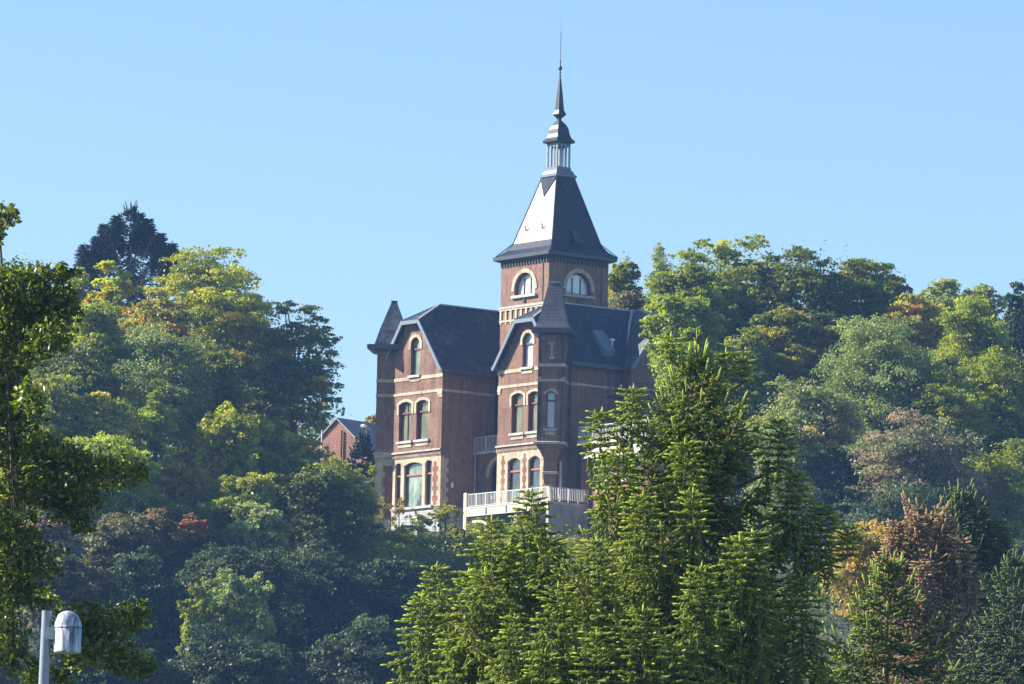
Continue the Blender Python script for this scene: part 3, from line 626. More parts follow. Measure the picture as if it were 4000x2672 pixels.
PAL = {
 'green':  [((.066, .090, .017), 5), ((.095, .120, .020), 4), ((.15, .16, .025), 1.5)],
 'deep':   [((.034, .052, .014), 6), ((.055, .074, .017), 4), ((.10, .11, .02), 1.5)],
 'mid':    [((.085, .115, .022), 4), ((.13, .15, .026), 4), ((.06, .085, .02), 2)],
 'fresh':  [((.12, .19, .035), 4), ((.16, .23, .045), 4), ((.09, .14, .03), 2)],
 'yellow': [((.20, .22, .035), 4), ((.28, .25, .04), 3), ((.12, .16, .03), 3), ((.32, .20, .04), 1)],
 'gold':   [((.24, .20, .035), 4), ((.30, .19, .04), 2), ((.14, .15, .03), 4), ((.34, .16, .05), 1)],
 'ymap':   [((.15, .17, .025), 5), ((.21, .22, .03), 4), ((.10, .13, .02), 3), ((.28, .20, .03), 1)],
 'dmap':   [((.045, .070, .018), 5), ((.07, .09, .02), 4), ((.12, .11, .025), 2), ((.18, .13, .03), .5)],
 'pale':   [((.15, .20, .08), 5), ((.20, .24, .11), 3), ((.10, .15, .06), 3)],
 'grey':   [((.090, .118, .048), 5), ((.13, .155, .068), 4), ((.065, .085, .035), 3)],
 'pink':   [((.30, .19, .12), 2), ((.12, .13, .05), 4), ((.36, .26, .17), 1.5), ((.06, .08, .03), 4)],
 'speck':  [((.07, .10, .035), 5), ((.24, .24, .12), 2), ((.30, .22, .12), 1), ((.12, .14, .05), 3)],
 'rust':   [((.085, .075, .03), 4), ((.14, .09, .045), 2), ((.055, .07, .025), 5)],
 'red':    [((.34, .09, .05), 4), ((.40, .17, .07), 3), ((.15, .08, .04), 2)],
 'orange': [((.38, .23, .07), 4), ((.38, .30, .08), 4), ((.19, .16, .06), 4)],
 'brown':  [((.22, .12, .08), 4), ((.16, .10, .06), 4), ((.10, .09, .04), 2)],
 'blue':   [((.026, .046, .024), 6), ((.045, .070, .030), 3), ((.09, .12, .05), 1)],  # dark leaves; for the hollow's trees the shade is painted into this colour
}
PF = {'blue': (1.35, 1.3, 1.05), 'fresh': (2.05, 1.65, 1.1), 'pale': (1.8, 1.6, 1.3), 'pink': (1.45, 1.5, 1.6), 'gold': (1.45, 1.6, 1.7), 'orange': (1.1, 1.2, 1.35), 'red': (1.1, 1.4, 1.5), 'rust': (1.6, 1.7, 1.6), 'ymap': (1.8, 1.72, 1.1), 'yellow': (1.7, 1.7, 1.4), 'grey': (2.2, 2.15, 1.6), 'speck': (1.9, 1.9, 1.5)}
def pick(pal, n, rg):
    c = np.array([p[0] for p in PAL[pal]]); w = np.array([p[1] for p in PAL[pal]], float); return c[rg.choice(len(c), n, p=w/w.sum())]*np.array(PF.get(pal, (2.55, 2.3, 1.5)))
def crown_points(cen, rx, ry, rz, K_, per, rg, flat=0.6, clump=0.24, shape='round', hollow=0.35, up=0.35):
    """leaf clumps spread through an uneven crown; returns leaf points, facing, clump index, clump centres"""
    d = unit(rg.normal(size=(K_, 3))); d[:, 2] = np.where((d[:, 2] < -0.2) & (rg.random(K_) < 0.35), -d[:, 2], d[:, 2])
    r = hollow+(1-hollow)*rg.random(K_)**0.6
    ph = rg.random(6)*6.28; az = np.arctan2(d[:, 1], d[:, 0])
    lob = 1+0.16*np.sin(2*az+ph[0])*np.cos(3*d[:, 2]+ph[1])+0.13*np.sin(3*az+ph[2]+4*d[:, 2])+0.10*rg.normal(size=K_)
    c = d*np.clip(r*lob, 0, 1.04)[:, None]
    if shape == 'cone': s = np.clip(1-(c[:, 2]+1)*0.42, 0.15, 1); c[:, 0] *= s*1.25; c[:, 1] *= s*1.25
    if shape == 'column': c[:, 2] = np.sign(c[:, 2])*np.abs(c[:, 2])**0.8
    if shape == 'umbrella': c[:, 2] = np.where(c[:, 2] > 0, c[:, 2]*0.9+0.1, c[:, 2])
    ctr = np.array(cen)+c*np.array([rx, ry, rz])*(1-clump*0.25)
    R = clump*(0.7+0.8*rg.random(K_))*(rx*ry*min(rz, rx*1.3))**(1/3)
    idx = rg.choice(K_, K_*per, p=R**2/np.sum(R**2))
    v = unit(rg.normal(size=(len(idx), 3))); v[:, 2] = np.where((v[:, 2] < -0.1) & (rg.random(len(idx)) < 0.75), -v[:, 2], v[:, 2])
    ns = 14; sd_ = unit(rg.normal(size=(K_, ns, 3))); sd_[..., 2] = np.where((sd_[..., 2] < -0.2) & (rg.random((K_, ns)) < 0.6), -sd_[..., 2], sd_[..., 2])
    sd_ *= (0.45+0.8*rg.random((K_, ns, 1))**0.8); j = rg.integers(0, ns, len(idx)); sp_ = sd_[idx, j]
    v2 = np.where(rg.random((len(idx), 1)) < 0.78, sp_+v*(0.12+0.26*rg.random((len(idx), 1))), v*(0.5+0.6*rg.random((len(idx), 1))))
    P = ctr[idx]+v2*R[idx][:, None]*np.array([1.15, 1.15, flat])
    N = unit(0.55*unit(v2)+0.35*v+np.array([0, 0, up])+0.75*rg.normal(size=P.shape))
    nf = int(len(P)*0.22); f = unit(rg.normal(size=(nf, 3))); rr = (0.55+0.4*rg.random((nf, 1)))*(1+0.12*np.sin(3*np.arctan2(f[:, 1:2], f[:, 0:1])+ph[3])); kp = rg.integers(0, nf, nf//12)
    f2 = (f*rr)[kp][rg.integers(0, len(kp), nf)]+0.07*rg.normal(size=(nf, 3)); pf = np.array(cen)+f2*np.array([rx, ry, rz])*0.95
    if shape in ('round', 'umbrella'):
        P = np.concatenate([P, pf]); N = np.concatenate([N, unit(f2+0.9*rg.normal(size=f2.shape)+[0, 0, up])]); idx = np.concatenate([idx, rg.integers(0, K_, nf)])
    return P, N, idx, ctr, R
TREES = 'trees and shrubs covering the wooded hillside'
def broadleaf(name, label, cat, s, Y, pal, n=9000, K_=40, leaf=0.24, flat=0.55, clump=0.24, shape='round', dep=1.0, seed=0, cvar=0.35, hollow=0.35, group=TREES, m=None, limbs=True, trunk_r=None, pts=None, kb=None, full=False):
    """s = (centre x, top y, width, bottom y) of the crown as measured in the photograph, Y = real distance"""
    k = 1.0 if full else K
    rg = np.random.default_rng(1000+seed); px, t, wd, b = (v*k for v in s)
    if cat == 'tree' and wd > 60: b += (b-t)*0.45; n = int(n*2.7); K_ = int(K_*1.7); flat = flat+0.12
    top = at(px, t, Y); bot = at(px, b, Y); rx = wd/2/FPX*Y; rz = max(0.3, (top[2]-bot[2])/2); cz = (top[2]+bot[2])/2
    cx = (top[0]+bot[0])/2; gz = float(tz(cx, Y)); base = np.array([cx, Y, min(gz, bot[2]+0.3)])
    P, N, idx, ctr, R = crown_points((cx, Y, cz), rx, rx*dep, rz, K_, max(8, n//K_), rg, flat, clump, shape, hollow)
    cc = pick(pal, K_, rg); col = cc[idx]*0.55+pick(pal, len(idx), rg)*0.45
    col = col*(1+cvar*(rg.random((len(idx), 1))-0.45)); col = col*(1+0.18*rg.normal(size=(K_, 1)))[idx]
    col = np.clip(col, 0.008, 0.8)
    size = leaf*0.92*(0.5+0.9*rg.random(len(P)))
    V, F, cl = leaf_quads(P-base, N, size, col, rg, 0.7)
    root = empty(name, tuple(base), 0, label, cat, group)
    np_mesh('crown', V, F, cl, m or LEAF, root)
    tr = trunk_r or max(0.08, rx*0.055); w_ = MB()
    fork = Vector((0, 0, max(0.3, (cz-rz*0.55)-base[2])))
    lean = Vector((rg.normal()*rx*0.06, rg.normal()*rx*0.06, 0)); w_.tube([(0, 0, -0.4), fork*0.5+lean*0.5, fork+lean, fork+lean+Vector((0, 0, rz*0.8))], [tr*1.25, tr, tr*0.8, tr*0.25], 7)
    if limbs:
        for i in range(min(K_, 26)):
            e = Vector(ctr[i]-base); st = fork+lean+Vector((0, 0, rz*0.6*rg.random())); mid = st.lerp(e, 0.5)+Vector((rg.normal()*0.2, rg.normal()*0.2, -0.08*(e-st).length))
            w_.tube([st, mid, e], [tr*0.5, tr*0.3, tr*0.1], 5)
    w_.build('trunk', BARK, root, True)
    return root
SP = {}
def spindles(P, D, L, r, col, tipcol):
    """needle-clad shoots: four-sided spindles with a thick middle"""
    n = len(P); D = unit(D); h = np.where(np.abs(D[:, 2:3]) > 0.9, np.array([[1.0, 0, 0]]), np.array([[0, 0, 1.0]]))
    u = unit(np.cross(D, h)); v = np.cross(D, u); L = L[:, None]; r = r[:, None]; V = [P]
    ring = [(0.2, 0.85), (0.75, 1.0)]
    for t, k in ring:
        for a, b in ((1, 0), (0, 1), (-1, 0), (0, -1)): V.append(P+D*L*t+(u*a+v*b)*r*k)
    V.append(P+D*L); V = np.stack(V, 1)
    c = np.repeat(col[:, None], 10, 1); c[:, 5:10] = (col*0.45+tipcol*0.55)[:, None]; c[:, 9] = tipcol
    T = []
    for i in range(4):
        j = (i+1) % 4; T += [(0, 1+j, 1+i), (1+i, 1+j, 5+j), (1+i, 5+j, 5+i), (5+i, 5+j, 9)]
    F = (np.array(T)[None]+(np.arange(n)*10)[:, None, None]).reshape(-1, 3)
    return V.reshape(-1, 3), F, c.reshape(-1, 3)
def spruce(name, label, top, Y, base_z, radius, seed, low, shoot=0.15, thick=0.02, whorl=0.42, nb=6, cols=((.05, .085, .018), (.15, .19, .04)), droop=0.5, sec=0.16, group=None, vis=None, full=None, minis=(), gap=0, fuzz=0, lean=(0, 0), dens=1.0, tipup=0.5, wood=BARKP, curtain=0.0):
    """a spruce: whorled branches that rise near the top, sweep down below and turn up at the tip, hung with shoots.
    radius(d, az) = branch length at depth d under the top, low = length of the modelled crown"""
    rg = np.random.default_rng(seed); tp = np.array(at(*top, Y)); base = np.array([tp[0]-lean[0], tp[1]-lean[1], base_z]); H = tp[2]-base_z
    root = empty(name, tuple(base), 0, label, 'spruce' if 'spruce' in name else 'conifer', group)
    wd = MB(); tr = 0.012*H+0.03
    axis = lambda z: np.array([lean[0]*z/H, lean[1]*z/H, z])
    wd.tube([axis(H*t) for t in (0, .3, .6, .8, .9, 1.0)], [tr, tr*.8, tr*.5, tr*.28, tr*.14, 0.012], 7)
    PP, DD, LL, RR, AG = [], [], [], [], []
    def shoots_along(a, b, n, ang, L, age, both=True):
        for i in range(n):
            t = (i+rg.random())/n; p = a+(b-a)*t; d = unit(b-a); side = unit(np.cross(d, [0, 0, 1.0])+1e-6)
            for sg in ((-1, 1) if both else (rg.choice([-1, 1]),)):
                aj = ang+0.25*rg.normal(); dd = d*math.cos(aj)+side*sg*math.sin(aj)+0.22*rg.normal(size=3)+np.array([0, 0, 0.05])
                PP.append(p); DD.append(dd); LL.append(L*(0.6+0.6*rg.random())*(1-0.35*t)); RR.append(thick*(0.8+0.4*rg.random())); AG.append(age*0.45+0.3*rg.random())  # older inner shoots darker, strengthened in colour to deepen the shaded gaps
    # leader
    for i in range(int(2.0/0.11)):
        z = H-0.02-i*0.07; az = rg.random()*6.28
        PP.append(axis(z)); DD.append(np.array([math.cos(az)*0.6, math.sin(az)*0.6, 0.8])); LL.append(shoot*(0.5+0.25*rg.random())); RR.append(thick*0.8); AG.append(0.9)
    PP.append(axis(H-0.3)); DD.append(np.array([0, 0, 1.0])); LL.append(0.34); RR.append(thick*1.1); AG.append(1.0)
    d = 0.30
    while d < low:
        k = nb+int(min(4, d*0.5)); a0 = rg.random()*6.28
        for j in range(k):
            az = a0+6.283*j/k+0.35*rg.normal(); dj = d+whorl*(rg.random()-0.5)*0.9
            rise = max(-0.35, 0.95-0.42*dj)        # steep near the top, drooping low down
            Rm = radius(dj, az)
            for _ in range(8): Rm = 0.5*Rm+0.5*radius(max(0, dj-Rm*(rise*0.75+tipup*0.55)), az)
            Rm *= 0.72+0.36*rg.random()
            if gap and dj > 2.4 and -1.75 < math.atan2(math.sin(az), math.cos(az)) < -0.35: Rm *= gap
            if Rm < 0.12: continue
            out = np.array([math.cos(az), math.sin(az), 0.0]); z0 = H-dj
            drp = droop*min(1.0, dj/3.0)
            f = lambda t: axis(z0)+out*Rm*t+np.array([0, 0, Rm*(rise*t*0.75-drp*t*(1-t)*1.0+tipup*t**3*0.55)])
            pts = [f(t) for t in (0, .2, .4, .6, .8, 1.0)]
            wd.tube(pts, [0.012+0.012*Rm*q for q in (1.6, 1.3, 1, .7, .4, .12)], 5)
            n2 = max(3, int(Rm/sec*dens*(1.7 if fuzz > 10 and dj < 2.8 else 1)))
            for q in range(n2):
                t = 0.10+0.9*(q+rg.random()*0.8)/n2
                if t > 0.985: t = 0.985
                p = f(t); fw = unit(f(min(1, t+0.03))-p); side = unit(np.cross(fw, [0, 0, 1.0]))
                inn = (1-t); Ls = min(1.05, Rm*0.5)*(0.25+0.9*inn**0.8)*(0.7+0.5*rg.random())
                Ls = min(Ls, 0.2+0.55*Rm*t+0.25)
                for sg in (-1, 1):
                    if rg.random() > 0.93: continue
                    hang = 0.10+droop*0.9*rg.random()*min(1, dj/2.0)
                    if curtain and rg.random() < curtain: hang += 0.9
                    dr = unit(fw*0.75+side*sg*0.8+np.array([0, 0, -hang])); m1 = p+dr*Ls*0.55; e = m1+unit(dr+np.array([0, 0, 0.1-0.5*hang]))*Ls*0.45
                    wd.beam(p, e, 0.006, 0.003, 3, False)
                    ns = max(2, int(Ls/0.075*dens)); age = 0.25+0.75*t
                    shoots_along(p, m1, max(1, ns//2), 0.8, shoot, age*0.8); shoots_along(m1, e, max(1, ns-ns//2), 0.65, shoot, age)
                    PP.append(e-dr*0.02); DD.append(dr+np.array([0, 0, 0.15])); LL.append(shoot*1.15); RR.append(thick); AG.append(0.5+0.5*rg.random())
            shoots_along(f(0.5), f(1.0), max(2, int(Rm*4*dens)), 0.6, shoot, 1.0)
            PP.append(f(0.97)); DD.append(f(1.0)-f(0.95)+np.array([0, 0, 0.02])); LL.append(shoot*1.9); RR.append(thick*1.1); AG.append(1.1)
        d += whorl*(0.8+0.4*rg.random())*(0.65 if d < 2.2 and fuzz > 10 else 1)
    for (mx, my, dy, ml) in minis:      # upright leaders at the ends of the big boughs
        t0 = np.array(at(mx, my, Y+dy))-base; wob = rg.normal(size=2)*0.05; stem = lambda q: t0+np.array([wob[0]*q*q, wob[1]*q*q+0.12*q*q, -q])
        bz = max(1.0, t0[2]-ml-0.25*np.hypot(t0[0], t0[1])); wd.tube([axis(bz), (axis(bz)+stem(ml))*0.5+np.array([0, 0, -0.15]), stem(ml), stem(ml*0.6), stem(0)], [0.05, 0.035, 0.026, 0.016, 0.005], 6)
        PP.append(stem(0.12)); DD.append(np.array([0, 0, 1.0])); LL.append(0.26); RR.append(thick*1.1); AG.append(1.15)
        q = 0.05
        while q < ml:
            k = 5; a0 = rg.random()*6.28
            for j in range(k):
                az = a0+6.283*j/k+0.3*rg.normal(); o_ = np.array([math.cos(az), math.sin(az), 0]); tl = min(0.34*ml, 0.10+0.42*q)*(0.7+0.5*rg.random()); sl_ = 0.75-1.05*min(q, 1.3)
                p = stem(q); m1 = p+(o_+np.array([0, 0, sl_]))*tl*0.55; e_ = m1+(o_+np.array([0, 0, sl_*0.4-0.25*min(q, 1)]))*tl*0.45
                shoots_along(p, m1, max(1, int(tl*9)), 0.8, shoot, 0.8); shoots_along(m1, e_, max(1, int(tl*11)), 0.6, shoot, 1.15)
                PP.append(e_); DD.append(o_+np.array([0, 0, sl_*0.3])); LL.append(shoot*1.1); RR.append(thick*1.1); AG.append(1.25)
                if q > 0.5 and rg.random() < 0.7:     # hanging twig
                    h_ = e_*0.6+m1*0.4; g_ = h_+np.array([0, 0, -0.35-0.3*rg.random()]); shoots_along(h_, g_, 6, 0.5, shoot*0.9, 0.75)
            q += 0.10*(0.8+0.4*rg.random())
    PP = np.array(PP); DD = np.array(DD); AG = np.array(AG)[:, None]
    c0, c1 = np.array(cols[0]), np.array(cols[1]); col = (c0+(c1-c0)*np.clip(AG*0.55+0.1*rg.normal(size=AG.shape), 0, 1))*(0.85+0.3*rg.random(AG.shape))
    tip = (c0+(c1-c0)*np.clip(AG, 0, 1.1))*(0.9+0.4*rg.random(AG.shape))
    V, F, cl = spindles(PP, DD, np.array(LL), np.array(RR), col, tip)
    if fuzz:
        n = len(PP); m = fuzz; Du = unit(DD); k = np.repeat(np.arange(n), m); t = rg.random((len(k), 1)); o_ = unit(np.cross(Du[k], rg.normal(size=(len(k), 3)))); LLk = np.array(LL)[k][:, None]
        b_ = PP[k]+Du[k]*LLk*t; e_ = b_+(o_*0.8+Du[k]*0.6)*(0.026+0.014*rg.random((len(k), 1))); s_ = Du[k]*0.0045
        V2 = np.stack([b_-s_, b_+s_, e_], 1).reshape(-1, 3); F2 = np.arange(len(V2)).reshape(-1, 3)+len(V); cn = (col[k]*(1-t)+tip[k]*t)*(0.8+0.5*rg.random((len(k), 1)))
        V = np.concatenate([V, V2]); F = np.concatenate([F, F2]); cl = np.concatenate([cl, np.repeat(cn, 3, 0)])
    np_mesh('crown', V, F, cl, NEEDLE, root); wd.build('trunk', wood, root)
    print(name, 'shoots', len(PP))
    return root

# --- wooded hillside, measured in the photograph; every crown has its own distance, size and foliage
TIMER=__import__('time').time()
T_ = [
 # left skyline
 ('maple_tree', 'large yellow-green maple with domed crown on the left skyline', 'tree', (478, 577, 285, 880), 506, 'ymap', 20000, 70, dict(flat=.48, clump=.2)),
 ('maple_tree', 'dark airy maple with sky gaps, between the yellow maple and the villa', 'tree', (672, 700, 255, 930), 506, 'dmap', 6500, 46, dict(flat=.36, clump=.13, hollow=.25, trunk_r=.38)),
 ('maple_tree', 'dark maple limb mass under the yellow maple, leaning right', 'tree', (590, 770, 190, 940), 503, 'dmap', 9000, 40, dict(flat=.45, clump=.19)),
 ('ash_tree', 'narrow gold-topped tree in front of the dark skyline conifer', 'tree', (255, 597, 112, 800), 462, 'yellow', 7000, 30, dict(shape='column')),
 ('oak_tree', 'orange-tinged tree below the yellow maple and right of the narrow gold tree', 'tree', (360, 672, 170, 860), 458, 'gold', 9000, 36, {}),
 ('ash_tree', 'green-gold tree on the skyline between the near leafy tree and the narrow gold tree', 'tree', (165, 625, 150, 860), 464, 'yellow', 8000, 34, {}),
 ('ash_tree', 'yellowish tree at the left picture edge on the skyline behind the near leafy tree', 'tree', (30, 608, 150, 900), 464, 'yellow', 6000, 30, {}),
 ('locust_tree', 'soft grey-green feathery tree below the orange-tinged tree', 'tree', (370, 755, 230, 960), 450, 'grey', 11000, 44, dict(leaf=.18)),
 ('oak_tree', 'mid green tree left of the feathery grey-green tree', 'tree', (225, 700, 180, 900), 453, 'mid', 9000, 36, {}),
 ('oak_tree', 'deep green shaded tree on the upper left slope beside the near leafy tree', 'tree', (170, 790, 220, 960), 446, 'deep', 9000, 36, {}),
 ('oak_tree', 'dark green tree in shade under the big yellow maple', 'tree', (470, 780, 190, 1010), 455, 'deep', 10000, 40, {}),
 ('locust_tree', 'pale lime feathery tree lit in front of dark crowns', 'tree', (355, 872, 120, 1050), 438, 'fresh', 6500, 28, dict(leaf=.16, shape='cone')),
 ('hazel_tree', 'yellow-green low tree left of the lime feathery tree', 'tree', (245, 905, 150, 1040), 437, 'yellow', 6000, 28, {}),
 ('hazel_tree', 'pale green rounded tree at mid height near the left edge', 'tree', (110, 870, 180, 1030), 436, 'mid', 7000, 30, {}),
 ('willow_tree', 'yellow-green tree with upright sprays under the dark maples', 'tree', (520, 928, 200, 1130), 446, 'ymap', 10000, 44, dict(flat=1.0, shape='cone', clump=.2)),
 ('hazel_tree', 'yellowish bushy tree covering the lower part of the neighbouring brick house', 'tree', (670, 1010, 170, 1150), 452, 'ymap', 8000, 34, dict(flat=.8)),
 ('hazel_tree', 'sunlit leafy tree hiding the lower wall of the neighbouring brick house', 'tree', (775, 1068, 150, 1190), 466, 'ymap', 6000, 34, dict(flat=.8)),
 ('hedge_shrub', 'rounded green bush left of the flat-headed garden lamp', 'bush', (812, 1110, 60, 1200), 478, 'green', 1800, 16, dict(leaf=.14, limbs=False)),
 ('hazel_tree', 'green bushy tree between the yellow-green sprays and the brick house', 'tree', (600, 970, 150, 1150), 449, 'mid', 7000, 30, dict(flat=.8)),
 ('oak_tree', 'broad dark green tree below the brick house and left of the villa', 'tree', (720, 1060, 240, 1300), 444, 'deep', 13000, 50, {}),
 ('maple_tree', 'small maple turning yellow-orange in the middle of the left slope', 'tree', (400, 1035, 130, 1180), 436, 'gold', 6000, 28, {}),
 ('oak_tree', 'yellow-speckled tree behind the lower branches of the near leafy tree', 'tree', (235, 1005, 230, 1180), 431, 'fresh', 9000, 38, {}),
 ('oak_tree', 'light green tree at the left edge half hidden by near leaves', 'tree', (70, 985, 180, 1180), 431, 'mid', 7000, 32, {}),
 ('hazel_tree', 'green tree with light speckles under the yellow-green sprays', 'tree', (540, 1090, 200, 1270), 435, 'mid', 9000, 38, {}),
 ('sumac_bush', 'small scarlet-leaved bush glowing in the shaded left slope', 'bush', (443, 1182, 95, 1250), 427, 'red', 1300, 15, dict(flat=.5, leaf=.2)),
 ('oak_tree', 'dark tree around and behind the scarlet bush', 'tree', (400, 1150, 220, 1330), 430, 'deep', 9000, 38, {}),
 ('maple_tree', 'brownish russet tree left of the scarlet bush', 'tree', (290, 1170, 200, 1340), 426, 'rust', 8000, 34, {}),
 ('hazel_tree', 'pale leaved tree right of the scarlet bush', 'tree', (585, 1150, 130, 1290), 430, 'pale', 4500, 26, {}),
 ('maple_tree', 'pinkish and yellow speckled tree low at the left edge', 'tree', (95, 1145, 200, 1360), 422, 'pink', 9000, 38, {}),
 ('poplar_tree', 'left stem of the pale trio of young poplars on the lower slope', 'tree', (448, 1335, 85, 1510), 400, 'mid', 4500, 26, dict(flat=1.3, shape='column', leaf=.17, clump=.2)),
 ('poplar_tree', 'tallest middle stem of the pale trio of young poplars on the lower slope', 'tree', (518, 1290, 115, 1500), 401, 'pale', 6000, 30, dict(flat=1.3, shape='column', leaf=.17, clump=.2)),
 ('poplar_tree', 'right stem of the pale trio of young poplars on the lower slope', 'tree', (590, 1325, 80, 1480), 400, 'pale', 4200, 24, dict(flat=1.3, shape='column', leaf=.17, clump=.2)),
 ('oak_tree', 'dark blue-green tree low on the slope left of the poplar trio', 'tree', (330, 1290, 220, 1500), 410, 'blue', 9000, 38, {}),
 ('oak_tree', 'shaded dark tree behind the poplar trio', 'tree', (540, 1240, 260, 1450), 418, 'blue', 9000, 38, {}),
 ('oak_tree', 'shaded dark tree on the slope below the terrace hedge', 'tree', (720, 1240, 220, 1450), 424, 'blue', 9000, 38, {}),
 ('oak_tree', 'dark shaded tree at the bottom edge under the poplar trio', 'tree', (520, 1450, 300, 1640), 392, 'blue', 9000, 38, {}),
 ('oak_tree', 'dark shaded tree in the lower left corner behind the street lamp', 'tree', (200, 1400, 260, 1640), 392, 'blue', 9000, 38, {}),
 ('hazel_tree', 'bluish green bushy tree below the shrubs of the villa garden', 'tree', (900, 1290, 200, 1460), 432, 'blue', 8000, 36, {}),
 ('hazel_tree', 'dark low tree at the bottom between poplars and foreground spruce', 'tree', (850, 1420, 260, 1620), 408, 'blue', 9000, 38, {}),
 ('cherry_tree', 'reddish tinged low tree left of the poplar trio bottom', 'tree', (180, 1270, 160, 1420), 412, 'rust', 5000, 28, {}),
 # right of the villa
 ('oak_tree', 'small rounded tree directly right of the tower eaves', 'tree', (1425, 578, 80, 720), 503, 'green', 3800, 22, dict(flat=.8)),
 ('oak_tree', 'brown-green low tree behind the block roof right of the tower', 'tree', (1430, 660, 120, 790), 499, 'rust', 4000, 24, {}),
 ('birch_tree', 'thin grey-green tree with wispy top left of the big maple grove', 'tree', (1510, 570, 95, 760), 508, 'grey', 5000, 28, dict(flat=1.4, leaf=.16, shape='cone')),
 ('maple_tree', 'leftmost tall maple of the grove on the right skyline', 'tree', (1635, 553, 240, 830), 494, 'green', 11000, 52, dict(flat=.45, clump=.17, trunk_r=.42)),
 ('maple_tree', 'rounded maple between the wispy pale tree and the tall skyline grove', 'tree', (1565, 598, 170, 800), 489, 'green', 11000, 44, dict(flat=.5)),
 ('maple_tree', 'second tall maple of the right skyline grove', 'tree', (1745, 556, 215, 850), 497, 'green', 12000, 48, dict(flat=.5, clump=.2)),
 ('maple_tree', 'broad central maple of the right skyline grove with bare forked trunk', 'tree', (1855, 557, 270, 850), 493, 'deep', 11000, 60, dict(flat=.42, clump=.15, trunk_r=.5)),
 ('maple_tree', 'maple sloping down at the right end of the skyline grove', 'tree', (1965, 588, 230, 850), 495, 'dmap', 12000, 46, dict(flat=.42, clump=.2)),
 ('maple_tree', 'small crown at the far right tip of the skyline grove', 'tree', (2035, 622, 120, 760), 499, 'dmap', 4000, 22, {}),
 ('maple_tree', 'bright yellow-green maple hanging over the right end of the villa roof', 'tree', (1562, 668, 172, 850), 458, 'fresh', 12000, 46, dict(flat=.45, clump=.19)),
 ('maple_tree', 'mid green maple under the grove and left of the dark trunks', 'tree', (1700, 760, 190, 930), 482, 'green', 10000, 42, dict(flat=.42, clump=.2)),
 ('maple_tree', 'low maple with light crown between dark trunks and foreground spruce', 'tree', (1800, 700, 200, 900), 486, 'dmap', 9000, 40, dict(flat=.42, clump=.2)),
 ('beech_tree', 'copper-orange tree glimpsed through the skyline grove', 'tree', (1745, 690, 90, 800), 506, 'orange', 3000, 20, {}),
 ('maple_tree', 'golden tree at the right foot of the skyline grove', 'tree', (2080, 672, 160, 820), 492, 'gold', 7000, 32, {}),
 ('lime_tree', 'pale far tree on the skyline right of the golden tree', 'tree', (2150, 642, 120, 800), 520, 'pale', 5000, 26, dict(flat=.8)),
 ('lime_tree', 'pale far tree on the skyline near the right edge', 'tree', (2235, 656, 120, 800), 521, 'pale', 5000, 26, dict(flat=.8)),
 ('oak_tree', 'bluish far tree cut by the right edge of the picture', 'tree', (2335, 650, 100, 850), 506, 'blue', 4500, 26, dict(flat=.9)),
 ('oak_tree', 'sunlit green tree high on the right slope', 'tree', (2230, 690, 200, 950), 482, 'mid', 13000, 50, dict(flat=.8)),
 ('ash_tree', 'large grey-green tree in the middle of the right slope', 'tree', (2010, 742, 250, 1030), 462, 'grey', 17000, 60, dict(flat=.8, leaf=.2)),
 ('oak_tree', 'green tree at the right edge below the skyline', 'tree', (2290, 790, 220, 1080), 466, 'green', 13000, 50, dict(flat=.8)),
 ('oak_tree', 'dark green tree between the grey-green tree and the right edge', 'tree', (2160, 850, 200, 1100), 460, 'green', 11000, 44, {}),
 ('chestnut_tree', 'yellow and white speckled tree above the foreground spruce top', 'tree', (1840, 872, 230, 1110), 452, 'speck', 13000, 50, dict(leaf=.22)),
 ('maple_tree', 'dark trunked tree behind the spruce leader', 'tree', (1690, 860, 170, 1080), 474, 'dmap', 8000, 36, dict(flat=.45)),
 ('cherry_tree', 'pink and cream speckled tree on the right slope', 'tree', (2100, 958, 260, 1200), 447, 'pink', 14000, 54, dict(leaf=.2)),
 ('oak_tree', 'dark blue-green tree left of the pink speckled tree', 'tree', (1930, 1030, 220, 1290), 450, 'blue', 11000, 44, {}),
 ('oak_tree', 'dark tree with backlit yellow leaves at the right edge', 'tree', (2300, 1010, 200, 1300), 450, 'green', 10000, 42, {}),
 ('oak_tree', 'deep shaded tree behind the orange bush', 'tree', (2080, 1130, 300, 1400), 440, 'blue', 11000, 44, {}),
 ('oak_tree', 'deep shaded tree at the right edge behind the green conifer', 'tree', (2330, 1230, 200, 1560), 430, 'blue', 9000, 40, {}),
 # near the villa
 ('hedge_shrub', 'round green shrub on the garden wall left of the terrace', 'shrub', (1020, 1152, 66, 1205), 468, 'ymap', 1800, 14, dict(leaf=.15, limbs=False)),
 ('hedge_shrub', 'small yellow-green bush by the stone gate pillar', 'shrub', (968, 1178, 60, 1215), 470, 'fresh', 1100, 10, dict(leaf=.14, limbs=False)),
 ('photinia_shrub', 'upright shrub with orange-tipped stems at the foot of the left turret', 'shrub', (880, 1130, 36, 1250), 474, 'gold', 1300, 14, dict(leaf=.13, flat=1.6, shape='column', limbs=False)),
 ('photinia_shrub', 'upright orange-tipped shrub under the big ground floor window', 'shrub', (915, 1132, 36, 1250), 473, 'gold', 1300, 14, dict(leaf=.13, flat=1.6, shape='column', limbs=False)),
 ('laurel_shrub', 'yellow-green spreading shrub below the left wing', 'shrub', (930, 1208, 130, 1290), 465, 'mid', 4500, 26, dict(leaf=.15, limbs=False)),
 ('yew_bush', 'clipped dark ball of yew below the yellow-green shrub', 'bush', (963, 1250, 86, 1330), 462, 'deep', 3500, 24, dict(leaf=.11, limbs=False)),
 ('laurel_shrub', 'pale olive shrub in front of the terrace basement', 'shrub', (1068, 1200, 90, 1280), 462, 'ymap', 3200, 22, dict(leaf=.15, limbs=False)),
